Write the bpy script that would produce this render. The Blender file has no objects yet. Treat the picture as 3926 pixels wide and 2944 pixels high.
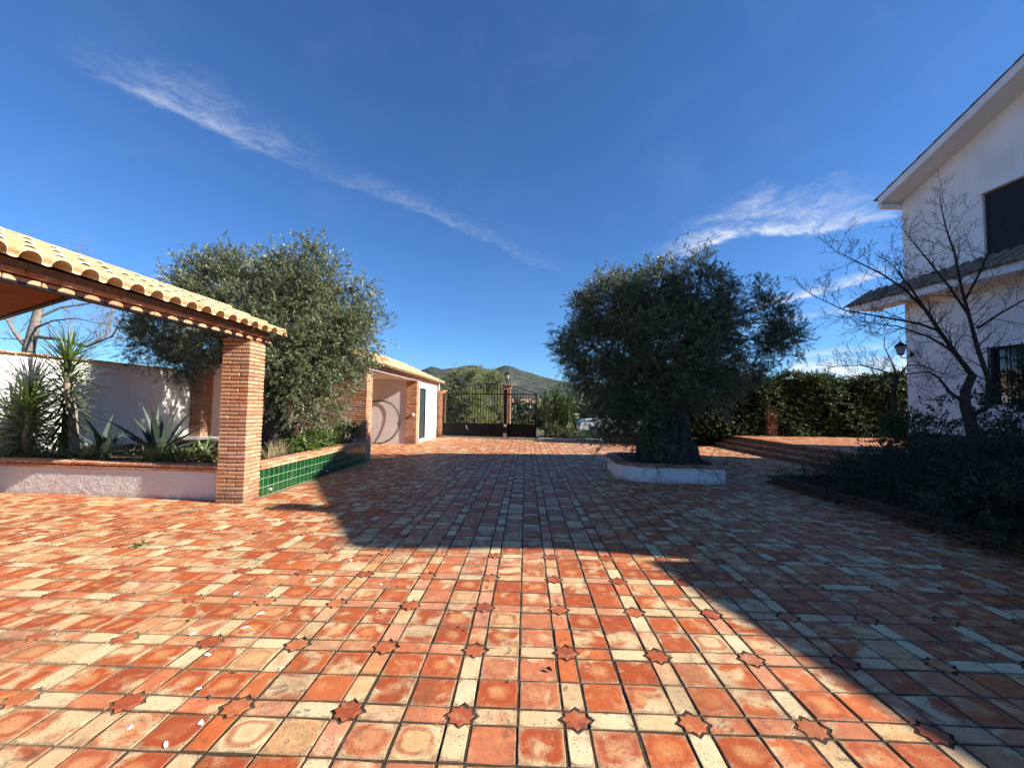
import bpy, math, random
import numpy as np
from mathutils import Vector, Matrix

SC = bpy.context.scene
COL = SC.collection
random.seed(7)
RNG = np.random.default_rng(11)
rad = math.radians

# ------------------------------------------------------------------ camera
F_PX, IMG_W, IMG_H = 1634.2, 3926.0, 2944.0
EYE = Vector((0.0, 0.0, 1.5604))
YAW, PITCH, ROLL = -0.03354, 0.05287, 0.014266
_f = Vector((math.sin(YAW)*math.cos(PITCH), math.cos(YAW)*math.cos(PITCH), math.sin(PITCH)))
_r = Vector((math.cos(YAW), -math.sin(YAW), 0.0))
_u = _r.cross(_f)
_R = _r*math.cos(ROLL) + _u*math.sin(ROLL)
_U = -_r*math.sin(ROLL) + _u*math.cos(ROLL)
cam_d = bpy.data.cameras.new('camera')
cam = bpy.data.objects.new('camera', cam_d)
COL.objects.link(cam)
cam.matrix_world = Matrix(((_R.x, _U.x, -_f.x, EYE.x), (_R.y, _U.y, -_f.y, EYE.y),
                           (_R.z, _U.z, -_f.z, EYE.z), (0, 0, 0, 1)))
cam_d.sensor_width = 36.0
cam_d.sensor_fit = 'HORIZONTAL'
cam_d.lens = F_PX/IMG_W*36.0
cam_d.clip_start = 0.05
cam_d.clip_end = 20000
SC.camera = cam


def pix(x, y):
    """world direction of a photograph pixel"""
    return _f + _R*((x-IMG_W/2)/F_PX) - _U*((y-IMG_H/2)/F_PX)


def at(x, y, Y):
    """survey helper: the point at forward distance Y seen at that pixel"""
    d = pix(x, y)
    return EYE + d*(Y/d.y)


# ------------------------------------------------------------------ sun, sky, exposure
SUN_TO = Vector((-1.0, 0.17, -0.58)).normalized()      # direction the light travels
sun_d = bpy.data.lights.new('sun', 'SUN')
sun_d.energy = 5.0
sun_d.angle = rad(0.53)
sun_d.color = (1.0, 0.94, 0.84)
sun = bpy.data.objects.new('sun', sun_d)
COL.objects.link(sun)
sun.rotation_euler = SUN_TO.to_track_quat('-Z', 'Y').to_euler()
SUN_EL = math.asin(-SUN_TO.z)
SUN_AZ = math.atan2(-SUN_TO.x, -SUN_TO.y)

SC.view_settings.view_transform = 'Standard'
SC.view_settings.look = 'None'
SC.view_settings.exposure = 1.12
SC.view_settings.gamma = 1.0
SC.view_settings.use_curve_mapping = False
try:
    SC.cycles.max_bounces = 6
    SC.cycles.diffuse_bounces = 3
    SC.cycles.glossy_bounces = 2
    SC.cycles.transmission_bounces = 3
    SC.cycles.transparent_max_bounces = 4
    SC.cycles.use_denoising = True
    SC.cycles.use_adaptive_sampling = True
    SC.cycles.adaptive_threshold = 0.03
except Exception:
    pass


class NT:
    """small node-tree helper"""
    def __init__(self, tree):
        self.t = tree
        self.n = tree.nodes
        self.l = tree.links

    def new(self, typ, **kw):
        nd = self.n.new(typ)
        for k, v in kw.items():
            if k == 'inp':
                for kk, vv in v.items():
                    nd.inputs[kk].default_value = vv
            else:
                setattr(nd, k, v)
        return nd

    def put(self, sock, val):
        if hasattr(val, 'is_output') or isinstance(val, bpy.types.NodeSocket):
            self.l.new(val, sock)
        else:
            sock.default_value = val

    def math(self, op, a, b=None, c=None, clamp=False):
        nd = self.n.new('ShaderNodeMath')
        nd.operation = op
        nd.use_clamp = clamp
        self.put(nd.inputs[0], a)
        if b is not None:
            self.put(nd.inputs[1], b)
        if c is not None:
            self.put(nd.inputs[2], c)
        return nd.outputs[0]

    def vmath(self, op, a, b=None):
        nd = self.n.new('ShaderNodeVectorMath')
        nd.operation = op
        self.put(nd.inputs[0], a)
        if b is not None:
            self.put(nd.inputs[1], b)
        return nd.outputs['Value'] if op in ('DOT_PRODUCT', 'LENGTH', 'DISTANCE') else nd.outputs[0]

    def mix(self, fac, a, b, mode='MIX'):
        nd = self.n.new('ShaderNodeMix')
        nd.data_type = 'RGBA'
        nd.blend_type = mode
        self.put(nd.inputs[0], fac)
        for i, v in ((6, a), (7, b)):
            if isinstance(v, (tuple, list)):
                nd.inputs[i].default_value = tuple(v)+(1.0,) if len(v) == 3 else tuple(v)
            else:
                self.l.new(v, nd.inputs[i])
        return nd.outputs[2]

    def ramp(self, fac, stops, interp='LINEAR'):
        nd = self.n.new('ShaderNodeValToRGB')
        cr = nd.color_ramp
        cr.interpolation = interp
        while len(cr.elements) > 1:
            cr.elements.remove(cr.elements[-1])
        for i, (p, c) in enumerate(stops):
            e = cr.elements[0] if i == 0 else cr.elements.new(p)
            e.position = p
            e.color = tuple(c)+(1.0,) if len(c) == 3 else tuple(c)
        self.l.new(fac, nd.inputs[0])
        return nd.outputs[0]

    def step(self, x, lo, hi):
        nd = self.n.new('ShaderNodeMapRange')
        nd.interpolation_type = 'SMOOTHSTEP'
        self.put(nd.inputs[0], x)
        nd.inputs[1].default_value = lo
        nd.inputs[2].default_value = hi
        return nd.outputs[0]

    def noise(self, vec, scale, detail=3.0, rough=0.55, dist=0.0):
        nd = self.n.new('ShaderNodeTexNoise')
        nd.inputs['Scale'].default_value = scale
        nd.inputs['Detail'].default_value = detail
        nd.inputs['Roughness'].default_value = rough
        nd.inputs['Distortion'].default_value = dist
        if vec is not None:
            self.l.new(vec, nd.inputs['Vector'])
        return nd.outputs['Fac']


world = bpy.data.worlds.new('World')
SC.world = world
world.use_nodes = True
try:
    world.cycles.sampling_method = 'MANUAL'
    world.cycles.sample_map_resolution = 256
except Exception:
    pass
w = NT(world.node_tree)
for nd in list(w.n):
    w.n.remove(nd)
sky = w.new('ShaderNodeTexSky', sky_type='NISHITA', sun_disc=False)
sky.sun_elevation = SUN_EL
sky.sun_rotation = SUN_AZ
sky.altitude = 600
sky.air_density = 1.0
sky.dust_density = 0.25
sky.ozone_density = 3.0
SKY_STRENGTH = 0.067
tcw = w.new('ShaderNodeTexCoord')
dirn = w.vmath('NORMALIZE', tcw.outputs['Generated'])


warp_n = w.noise(w.vmath('MULTIPLY', dirn, (5.0, 5.0, 8.0)), 1.3, 4.0, 0.6, 0.5)
fib_n = w.noise(w.vmath('MULTIPLY', dirn, (16.0, 10.0, 40.0)), 1.5, 5.0, 0.7, 0.9)
warp_c = w.math('SUBTRACT', warp_n, 0.5)
fib = w.step(fib_n, 0.22, 0.80)


def streak(p1, p2, width_lo, width_hi, t0, t1, amp, sharp=0.2, rag=2.2):
    """cirrus band along the great circle through two sky directions"""
    a, b = pix(*p1).normalized(), pix(*p2).normalized()
    n = a.cross(b).normalized()
    e = n.cross(a).normalized()
    if n.z < 0:
        n = -n
    dist = w.vmath('DOT_PRODUCT', dirn, tuple(n))
    along = w.math('ARCTAN2', w.vmath('DOT_PRODUCT', dirn, tuple(e)), w.vmath('DOT_PRODUCT', dirn, tuple(a)))
    d2 = w.math('MULTIPLY_ADD', warp_c, width_hi*rag, dist)
    lo = w.step(d2, -width_lo, width_lo*0.2)
    hi = w.step(d2, width_hi, 0.0)
    L = math.acos(max(-1, min(1, a.dot(b))))
    win = w.math('MULTIPLY', w.step(along, t0*L, (t0+sharp)*L), w.step(along, t1*L, (t1-sharp)*L))
    m = w.math('MULTIPLY', w.math('MULTIPLY', lo, hi), win)
    return w.math('MULTIPLY', m, amp)


bands = [streak((20, 110), (1320, 720), 0.014, 0.09, 0.0, 1.0, 0.32, 0.5, 1.4),
         streak((120, 160), (1200, 670), 0.009, 0.026, 0.0, 1.0, 0.42, 0.4, 1.0),
         streak((900, 530), (2290, 1100), 0.008, 0.045, 0.0, 1.0, 0.20, 0.5, 1.6),
         streak((2450, 990), (3480, 810), 0.010, 0.032, 0.0, 1.1, 0.95, 0.4, 2.6),
         streak((2520, 930), (3480, 730), 0.03, 0.07, 0.0, 1.1, 0.45, 0.5, 3.0),
         streak((2850, 1205), (3420, 1040), 0.008, 0.024, 0.0, 1.1, 0.85, 0.3, 2.2),
         streak((2780, 1290), (3420, 1170), 0.006, 0.03, 0.0, 1.1, 0.35, 0.3, 2.2),
         streak((3000, 1380), (3420, 1330), 0.006, 0.014, 0.0, 1.1, 0.55, 0.3, 2.0),
         streak((3050, 1435), (3420, 1405), 0.03, 0.03, -0.2, 1.4, 1.4, 0.3)]
tot = bands[0]
for b in bands[1:]:
    tot = w.math('MAXIMUM', tot, b)
tot = w.math('MULTIPLY', tot, fib)
veil = w.math('MULTIPLY', w.step(warp_n, 0.45, 0.9), 0.03)
tot = w.math('MAXIMUM', tot, veil, clamp=True)
deep_blue = w.vmath('MULTIPLY', sky.outputs[0], (0.51, 0.84, 1.21))
CLOUD = 7.5
skycol = w.mix(tot, deep_blue, (CLOUD*0.97, CLOUD*0.99, CLOUD*1.02))
bg = w.new('ShaderNodeBackground')
bg.inputs['Strength'].default_value = SKY_STRENGTH
w.l.new(skycol, bg.inputs['Color'])
ow = w.new('ShaderNodeOutputWorld')
w.l.new(bg.outputs[0], ow.inputs['Surface'])

# ------------------------------------------------------------------ object helpers


def tag(o, label=None, cat=None, group=None, kind=None):
    if label:
        o['label'] = label
    if cat:
        o['category'] = cat
    if group:
        o['group'] = group
    if kind or cat:
        o['kind'] = kind or 'thing'
    return o


def empty(name, loc=(0, 0, 0), rz=0.0):
    o = bpy.data.objects.new(name, None)
    o.empty_display_size = 0.2
    COL.objects.link(o)
    o.location = loc
    o.rotation_euler = (0, 0, rz)
    return o


def link(name, me, parent=None, loc=(0, 0, 0), rot=(0, 0, 0), scale=None):
    o = bpy.data.objects.new(name, me)
    COL.objects.link(o)
    if parent is not None:
        o.parent = parent
    o.location = loc
    o.rotation_euler = rot
    if scale is not None:
        o.scale = scale
    return o


class MB:
    def __init__(self):
        self.v, self.f, self.m, self.uv = [], [], [], None

    def add(self, verts, faces, mi=0):
        b = len(self.v)
        self.v += [tuple(p) for p in verts]
        self.f += [tuple(i+b for i in f) for f in faces]
        self.m += [mi]*len(faces)
        return self

    def box(self, x0, x1, y0, y1, z0, z1, mi=0):
        v = [(x0, y0, z0), (x1, y0, z0), (x1, y1, z0), (x0, y1, z0), (x0, y0, z1), (x1, y0, z1), (x1, y1, z1), (x0, y1, z1)]
        f = [(0, 3, 2, 1), (4, 5, 6, 7), (0, 1, 5, 4), (1, 2, 6, 5), (2, 3, 7, 6), (3, 0, 4, 7)]
        return self.add(v, f, mi)

    def obox(self, c, ax, ay, az, mi=0):
        """oriented box from centre and three half vectors"""
        c, ax, ay, az = Vector(c), Vector(ax), Vector(ay), Vector(az)
        v = [c+ax*sx+ay*sy+az*sz for sz in (-1, 1) for sx, sy in ((-1, -1), (1, -1), (1, 1), (-1, 1))]
        f = [(0, 3, 2, 1), (4, 5, 6, 7), (0, 1, 5, 4), (1, 2, 6, 5), (2, 3, 7, 6), (3, 0, 4, 7)]
        return self.add(v, f, mi)

    def cbox(self, sx, sy, sz, c, mi=0, off=(0, 0, 0)):
        """box with chamfered edges (44 triangles), centred"""
        x, y, z = sx/2, sy/2, sz/2
        v, idx = [], {}

        def P(a, b, cc):
            k = (round(a, 5), round(b, 5), round(cc, 5))
            if k not in idx:
                idx[k] = len(v)
                v.append((a+off[0], b+off[1], cc+off[2]))
            return idx[k]
        f = []
        for s in (-1, 1):
            q = [P(s*x, -y+c, -z+c), P(s*x, y-c, -z+c), P(s*x, y-c, z-c), P(s*x, -y+c, z-c)]
            f.append(tuple(q if s > 0 else q[::-1]))
            q = [P(-x+c, s*y, -z+c), P(-x+c, s*y, z-c), P(x-c, s*y, z-c), P(x-c, s*y, -z+c)]
            f.append(tuple(q if s > 0 else q[::-1]))
            q = [P(-x+c, -y+c, s*z), P(x-c, -y+c, s*z), P(x-c, y-c, s*z), P(-x+c, y-c, s*z)]
            f.append(tuple(q if s > 0 else q[::-1]))
        for sa in (-1, 1):
            for sb in (-1, 1):
                f.append((P(sa*x, sb*(y-c), -z+c), P(sa*x, sb*(y-c), z-c), P(sa*(x-c), sb*y, z-c), P(sa*(x-c), sb*y, -z+c)))
                f.append((P(sa*x, -y+c, sb*(z-c)), P(sa*x, y-c, sb*(z-c)), P(sa*(x-c), y-c, sb*z), P(sa*(x-c), -y+c, sb*z)))
                f.append((P(-x+c, sa*y, sb*(z-c)), P(x-c, sa*y, sb*(z-c)), P(x-c, sa*(y-c), sb*z), P(-x+c, sa*(y-c), sb*z)))
                for sc in (-1, 1):
                    f.append((P(sa*x, sb*(y-c), sc*(z-c)), P(sa*(x-c), sb*y, sc*(z-c)), P(sa*(x-c), sb*(y-c), sc*z)))
        return self.add(v, f, mi)

    def prism(self, pts, z0, z1, mi=0):
        """extruded polygon (counter-clockwise)"""
        n = len(pts)
        v = [(p[0], p[1], z0) for p in pts]+[(p[0], p[1], z1) for p in pts]
        f = [tuple(range(n-1, -1, -1)), tuple(range(n, 2*n))]
        f += [(i, (i+1) % n, n+(i+1) % n, n+i) for i in range(n)]
        return self.add(v, f, mi)

    def tube(self, pts, radii, n=6, mi=0, cap=True):
        pts = [Vector(p) for p in pts]
        if not hasattr(radii, '__len__'):
            radii = [radii]*len(pts)
        verts, up = [], None
        for i, p in enumerate(pts):
            t = (pts[min(i+1, len(pts)-1)]-pts[max(i-1, 0)])
            if t.length < 1e-9:
                t = Vector((0, 0, 1))
            t.normalize()
            if up is None:
                up = t.cross(Vector((0.31, 0.87, 0.38)))
            up = (up - t*up.dot(t))
            if up.length < 1e-6:
                up = t.orthogonal()
            up.normalize()
            s = t.cross(up)
            for k in range(n):
                a = 2*math.pi*k/n
                verts.append(p+up*(math.cos(a)*radii[i])+s*(math.sin(a)*radii[i]))
        faces = []
        for i in range(len(pts)-1):
            for k in range(n):
                faces.append((i*n+k, i*n+(k+1) % n, (i+1)*n+(k+1) % n, (i+1)*n+k))
        if cap:
            faces.append(tuple(range(n-1, -1, -1)))
            faces.append(tuple((len(pts)-1)*n+k for k in range(n)))
        return self.add(verts, faces, mi)

    def lathe(self, prof, n=12, c=(0, 0, 0), mi=0):
        v = []
        for r, z in prof:
            for k in range(n):
                a = 2*math.pi*k/n
                v.append((c[0]+r*math.cos(a), c[1]+r*math.sin(a), c[2]+z))
        f = []
        for i in range(len(prof)-1):
            for k in range(n):
                f.append((i*n+k, i*n+(k+1) % n, (i+1)*n+(k+1) % n, (i+1)*n+k))
        f.append(tuple(range(n-1, -1, -1)))
        f.append(tuple((len(prof)-1)*n+k for k in range(n)))
        return self.add(v, f, mi)

    def mesh(self, name, mats, smooth=False):
        me = bpy.data.meshes.new(name)
        me.from_pydata(self.v, [], self.f)
        if not isinstance(mats, (list, tuple)):
            mats = [mats]
        for m in mats:
            me.materials.append(m)
        if len(mats) > 1:
            me.polygons.foreach_set('material_index', self.m)
        if smooth:
            me.polygons.foreach_set('use_smooth', [True]*len(me.polygons))
        me.update()
        return me

    def obj(self, name, mats, parent=None, smooth=False, loc=(0, 0, 0), rot=(0, 0, 0)):
        return link(name, self.mesh(name, mats, smooth), parent, loc, rot)


def np_mesh(name, verts, faces, mats, smooth=False, mi=None, face_attr=None, uv=None):
    """fast mesh from arrays: verts (N,3), faces (M,k) all the same size"""
    me = bpy.data.meshes.new(name)
    N, (M, k) = len(verts), faces.shape
    me.vertices.add(N)
    me.vertices.foreach_set('co', np.asarray(verts, np.float32).ravel())
    me.loops.add(M*k)
    me.loops.foreach_set('vertex_index', np.asarray(faces, np.int32).ravel())
    me.polygons.add(M)
    me.polygons.foreach_set('loop_start', np.arange(0, M*k, k, dtype=np.int32))
    try:
        me.polygons.foreach_set('loop_total', np.full(M, k, np.int32))
    except Exception:
        pass
    if not isinstance(mats, (list, tuple)):
        mats = [mats]
    for m in mats:
        me.materials.append(m)
    if mi is not None:
        me.polygons.foreach_set('material_index', np.asarray(mi, np.int32))
    if smooth:
        me.polygons.foreach_set('use_smooth', np.ones(M, bool))
    me.update(calc_edges=True)
    if face_attr is not None:
        a = me.attributes.new('rnd', 'FLOAT', 'FACE')
        a.data.foreach_set('value', np.asarray(face_attr, np.float32))
    if uv is not None:
        l = me.uv_layers.new(name='UVMap')
        l.data.foreach_set('uv', np.asarray(uv, np.float32).ravel())
    me.validate()
    return me


# ------------------------------------------------------------------ materials
MATS = {}


def mat(name, fn):
    m = bpy.data.materials.new(name)
    m.use_nodes = True
    t = NT(m.node_tree)
    for nd in list(t.n):
        t.n.remove(nd)
    out = t.new('ShaderNodeOutputMaterial')
    bs = t.new('ShaderNodeBsdfPrincipled')
    t.l.new(bs.outputs[0], out.inputs['Surface'])
    bs.inputs['Specular IOR Level'].default_value = 0.3
    fn(t, bs, out)
    MATS[name] = m
    return m


def setc(t, bs, col):
    if isinstance(col, (tuple, list)):
        bs.inputs['Base Color'].default_value = tuple(col)+(1.0,)
    else:
        t.l.new(col, bs.inputs['Base Color'])


def bump(t, bs, h, strength=0.3, dist=0.01):
    b = t.new('ShaderNodeBump')
    b.inputs['Strength'].default_value = strength
    b.inputs['Distance'].default_value = dist
    t.l.new(h, b.inputs['Height'])
    t.l.new(b.outputs[0], bs.inputs['Normal'])


def wpos(t):
    return t.new('ShaderNodeNewGeometry').outputs['Position']


def rnd_fac(t):
    oi = t.new('ShaderNodeObjectInfo')
    at_ = t.new('ShaderNodeAttribute')
    at_.attribute_name = 'rnd'
    return t.math('FRACT', t.math('ADD', oi.outputs['Random'], at_.outputs['Fac']))


def frac(t, r, k):
    return t.math('FRACT', t.math('MULTIPLY', r, k))


def tile_fn(kind):
    def fn(t, bs, out):
        r = rnd_fac(t)
        r2, r3, r4 = frac(t, r, 7.13), frac(t, r, 17.77), frac(t, r, 41.3)
        pos = wpos(t)
        offs = t.new('ShaderNodeCombineXYZ')
        t.l.new(t.math('MULTIPLY', r, 53.0), offs.inputs[2])
        p = t.vmath('ADD', pos, offs.outputs[0])
        uvn = t.new('ShaderNodeUVMap')
        uvn.uv_map = 'UVMap'
        sp = t.new('ShaderNodeSeparateXYZ')
        t.l.new(uvn.outputs[0], sp.inputs[0])
        du = t.math('ABSOLUTE', t.math('SUBTRACT', sp.outputs[0], 0.5))
        dv = t.math('ABSOLUTE', t.math('SUBTRACT', sp.outputs[1], 0.5))
        d = t.math('MULTIPLY', t.math('POWER', t.math('ADD', t.math('POWER', du, 4.0), t.math('POWER', dv, 4.0)), 0.25), 2.0)
        n1 = t.noise(p, 5.5, 3.0, 0.5, 0.4)
        n2 = t.noise(p, 16.0, 4.0, 0.6)
        n3 = t.noise(p, 120.0, 3.0, 0.7)
        dd = t.math('ADD', d, t.math('MULTIPLY', t.math('SUBTRACT', n1, 0.5), 0.9))
        deep, orange = (0.38, 0.064, 0.013), (0.58, 0.132, 0.027)
        pink, buff, cream = (0.55, 0.18, 0.08), (0.66, 0.35, 0.13), (0.74, 0.56, 0.30)
        if kind == 'square':
            base = t.ramp(r, [(0.0, orange), (0.2, deep), (0.4, (0.52, 0.11, 0.026)), (0.6, (0.58, 0.15, 0.04)), (0.78, pink), (0.88, (0.62, 0.27, 0.11)), (0.93, (0.66, 0.40, 0.18)), (1.0, cream)])
            rim = t.math('MULTIPLY', t.step(dd, 0.84, 1.12), t.step(r2, 0.25, 0.8))
            cen = t.math('MULTIPLY', t.math('SUBTRACT', 1.0, t.step(dd, 0.12, 0.55)), t.math('MULTIPLY', t.step(r3, 0.2, 0.85), 0.6))
            blot = t.math('MULTIPLY', t.step(t.math('ADD', n1, t.math('MULTIPLY', r4, 0.22)), 0.64, 0.80), 0.85)
            dark = t.math('MULTIPLY', t.math('MULTIPLY', t.step(dd, 0.4, 0.62), t.math('SUBTRACT', 1.0, t.step(dd, 0.7, 0.9))), t.step(r3, 0.2, 0.7))
            c = t.mix(t.math('MULTIPLY', dark, 0.7), base, deep)
            c = t.mix(cen, c, buff)
            c = t.mix(t.math('MULTIPLY', rim, 0.8), c, cream)
            c = t.mix(blot, c, cream)
        elif kind == 'rect':
            base = t.ramp(r, [(0.0, cream), (0.14, (0.76, 0.60, 0.36)), (0.26, buff), (0.36, pink), (0.48, (0.60, 0.20, 0.08)), (0.60, orange), (0.70, (0.62, 0.28, 0.16)), (0.80, (0.60, 0.25, 0.12)), (0.90, (0.68, 0.44, 0.23)), (1.0, cream)])
            blot = t.step(t.math('ADD', n1, t.math('MULTIPLY', r2, 0.15)), 0.56, 0.76)
            c = t.mix(t.math('MULTIPLY', blot, 0.7), base, cream)
            c = t.mix(t.math('MULTIPLY', t.step(t.noise(p, 4.0, 2.0), 0.6, 0.75), t.math('MULTIPLY', r4, 0.8)), c, pink)
        else:
            base = t.ramp(r, [(0.0, (0.33, 0.062, 0.022)), (0.5, (0.42, 0.085, 0.03)), (0.8, (0.52, 0.15, 0.05)), (1.0, (0.58, 0.22, 0.09))])
            c = base
        # weathering: mottled tone, worn edges, grain, burnt specks and old soot marks
        big = t.noise(pos, 0.55, 3.0, 0.5)
        c = t.mix(t.math('MULTIPLY', t.step(n2, 0.42, 0.72), 0.42), c, t.mix(0.5, c, (0.26, 0.10, 0.05)))
        c = t.mix(t.math('MULTIPLY', t.step(n2, 0.5, 0.30), 0.22), c, cream)
        edge = t.math('MULTIPLY', t.step(t.math('ADD', d, t.math('MULTIPLY', t.math('SUBTRACT', n2, 0.5), 0.35)), 0.86, 1.02), 0.55 if kind != 'star' else 0.25)
        c = t.mix(edge, c, (0.20, 0.11, 0.06))
        grain = t.step(n3, 0.40, 0.62)
        wear = t.noise(pos, 1.3, 4.0, 0.6, 0.8)
        c = t.mix(t.math('MULTIPLY', t.step(wear, 0.52, 0.70), 0.36), c, (0.15, 0.075, 0.04))
        c = t.mix(t.math('MULTIPLY', t.step(wear, 0.42, 0.28), 0.12), c, cream)
        c = t.mix(t.math('MULTIPLY', grain, 0.20), c, t.mix(0.6, c, (0.12, 0.06, 0.035)))
        n4 = t.noise(p, 95.0, 2.5, 0.6)
        speck = t.math('MULTIPLY', t.step(n4, 0.58, 0.66), t.step(t.math('ADD', n1, t.math('MULTIPLY', r2, 0.2)), 0.42, 0.66))
        c = t.mix(t.math('MULTIPLY', speck, 0.8), c, (0.09, 0.05, 0.03))
        soot = t.math('MULTIPLY', t.step(t.noise(p, 9.0, 4.0, 0.7, 1.2), 0.53, 0.68), t.math('MULTIPLY', t.step(big, 0.36, 0.54), t.step(r4, 0.2, 0.75)))
        c = t.mix(t.math('MULTIPLY', soot, 0.7), c, (0.075, 0.045, 0.03))
        setc(t, bs, c)
        ro = t.math('ADD', 0.42, t.math('MULTIPLY', n2, 0.35))
        t.l.new(ro, bs.inputs['Roughness'])
        bs.inputs['Specular IOR Level'].default_value = 0.35
        bump(t, bs, t.math('ADD', n2, t.math('MULTIPLY', n3, 0.5)), 0.5, 0.006)
    return fn


M_TSQ = mat('terracotta_square', tile_fn('square'))
M_TRE = mat('terracotta_narrow', tile_fn('rect'))
M_TST = mat('terracotta_star', tile_fn('star'))


def grout_fn(t, bs, out):
    p = wpos(t)
    n = t.noise(p, 3.0, 4.0)
    n2 = t.noise(p, 45.0, 3.0)
    # paler, sandier joints over on the west side, darker mossy ones elsewhere
    sp = t.new('ShaderNodeSeparateXYZ')
    t.l.new(p, sp.inputs[0])
    west = t.math('SUBTRACT', 1.0, t.step(t.math('ADD', sp.outputs[0], t.math('MULTIPLY', n, 2.0)), -2.2, -0.3))
    c = t.mix(n, (0.035, 0.022, 0.013), (0.085, 0.055, 0.03))
    c = t.mix(t.math('MULTIPLY', west, 0.8), c, (0.34, 0.24, 0.14))
    c = t.mix(t.math('MULTIPLY', t.step(t.noise(p, 11.0, 4.0, 0.6), 0.55, 0.7), 0.6), c, (0.30, 0.20, 0.11))
    c = t.mix(t.math('MULTIPLY', t.step(n2, 0.45, 0.65), 0.6), c, (0.03, 0.022, 0.013))
    setc(t, bs, c)
    bs.inputs['Roughness'].default_value = 0.95
    bump(t, bs, n2, 0.6, 0.01)


M_GROUT = mat('joint_mortar', grout_fn)


def brick_fn(c0, c1, c2, spot=(0.75, 0.55, 0.4)):
    def fn(t, bs, out):
        r = rnd_fac(t)
        p = wpos(t)
        n = t.noise(p, 14.0, 4.0, 0.6)
        n2 = t.noise(p, 70.0, 3.0, 0.65)
        c = t.ramp(r, [(0.0, c0), (0.35, c1), (0.7, c2), (1.0, c1)])
        c = t.mix(t.math('MULTIPLY', t.step(n, 0.5, 0.75), 0.5), c, spot)
        c = t.mix(t.math('MULTIPLY', t.step(n2, 0.6, 0.75), 0.45), c, (0.2, 0.09, 0.05))
        sp = t.new('ShaderNodeSeparateXYZ')
        t.l.new(p, sp.inputs[0])
        splash = t.step(t.math('ADD', sp.outputs[2], t.math('MULTIPLY', t.noise(p, 4.0, 3.0), 0.5)), 0.66, 0.22)
        c = t.mix(t.math('MULTIPLY', splash, 0.6), c, (0.11, 0.065, 0.045))
        setc(t, bs, c)
        bs.inputs['Roughness'].default_value = 0.85
        bump(t, bs, t.math('ADD', n, t.math('MULTIPLY', n2, 0.6)), 0.6, 0.008)
    return fn


M_BRICK = mat('brick_terracotta', brick_fn((0.44, 0.17, 0.085), (0.54, 0.25, 0.13), (0.62, 0.34, 0.20)))
M_BRICK_DK = mat('brick_shade_toned', brick_fn((0.13, 0.075, 0.05), (0.18, 0.10, 0.065), (0.23, 0.14, 0.09), (0.16, 0.15, 0.10)))  # darkened brick: shade on step risers and bed edging put into the colour
M_BRICK_OLD = mat('brick_weathered', brick_fn((0.30, 0.13, 0.075), (0.38, 0.19, 0.11), (0.46, 0.26, 0.17), (0.5, 0.38, 0.28)))


def simple(c, rough=0.8, nscale=8.0, var=0.25, bmp=0.2, spec=0.3, metal=0.0, bdist=0.01, dark=None):
    def fn(t, bs, out):
        p = wpos(t)
        n = t.noise(p, nscale, 4.0, 0.6)
        d = dark or tuple(x*(1-var) for x in c)
        setc(t, bs, t.mix(t.step(n, 0.3, 0.7), d, c))
        bs.inputs['Roughness'].default_value = rough
        bs.inputs['Specular IOR Level'].default_value = spec
        bs.inputs['Metallic'].default_value = metal
        if bmp:
            bump(t, bs, t.noise(p, nscale*5, 4.0, 0.6), bmp, bdist)
    return fn


M_MORTAR = mat('mortar', simple((0.27, 0.19, 0.14), 0.95, 20, 0.35, 0.4))
def wall_fn(t, bs, out):
    """white render with faint rain streaks and patches"""
    p = wpos(t)
    n = t.noise(p, 1.4, 4.0, 0.6)
    st = t.noise(t.vmath('MULTIPLY', p, (6.0, 6.0, 0.5)), 1.0, 4.0, 0.6)
    c = t.mix(t.step(n, 0.3, 0.7), (0.80, 0.775, 0.74), (0.88, 0.86, 0.82))
    c = t.mix(t.math('MULTIPLY', t.step(st, 0.52, 0.75), 0.22), c, (0.52, 0.49, 0.45))
    sp = t.new('ShaderNodeSeparateXYZ')
    t.l.new(p, sp.inputs[0])
    foot = t.step(t.math('ADD', sp.outputs[2], t.math('MULTIPLY', t.noise(p, 7.0, 4.0, 0.65), 0.22)), 0.24, 0.10)
    c = t.mix(t.math('MULTIPLY', foot, 0.55), c, (0.34, 0.26, 0.20))
    setc(t, bs, c)
    bs.inputs['Roughness'].default_value = 0.9
    bump(t, bs, t.noise(p, 22.0, 4.0, 0.65), 0.4, 0.014)


M_PLASTER = mat('white_plaster', wall_fn)
M_PLASTER_P = mat('carport_plaster', simple((0.74, 0.68, 0.65), 0.9, 1.6, 0.12, 0.3))
def wood_fn(t, bs, out):
    p = wpos(t)
    n = t.noise(t.vmath('MULTIPLY', p, (14.0, 1.2, 14.0)), 1.0, 4.0, 0.6, 0.4)
    r = rnd_fac(t)
    c = t.mix(n, (0.10, 0.024, 0.006), (0.24, 0.062, 0.014))
    c = t.mix(t.math('MULTIPLY', r, 0.4), c, (0.26, 0.08, 0.02))
    setc(t, bs, c)
    bs.inputs['Roughness'].default_value = 0.85
    bs.inputs['Specular IOR Level'].default_value = 0.05


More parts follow.
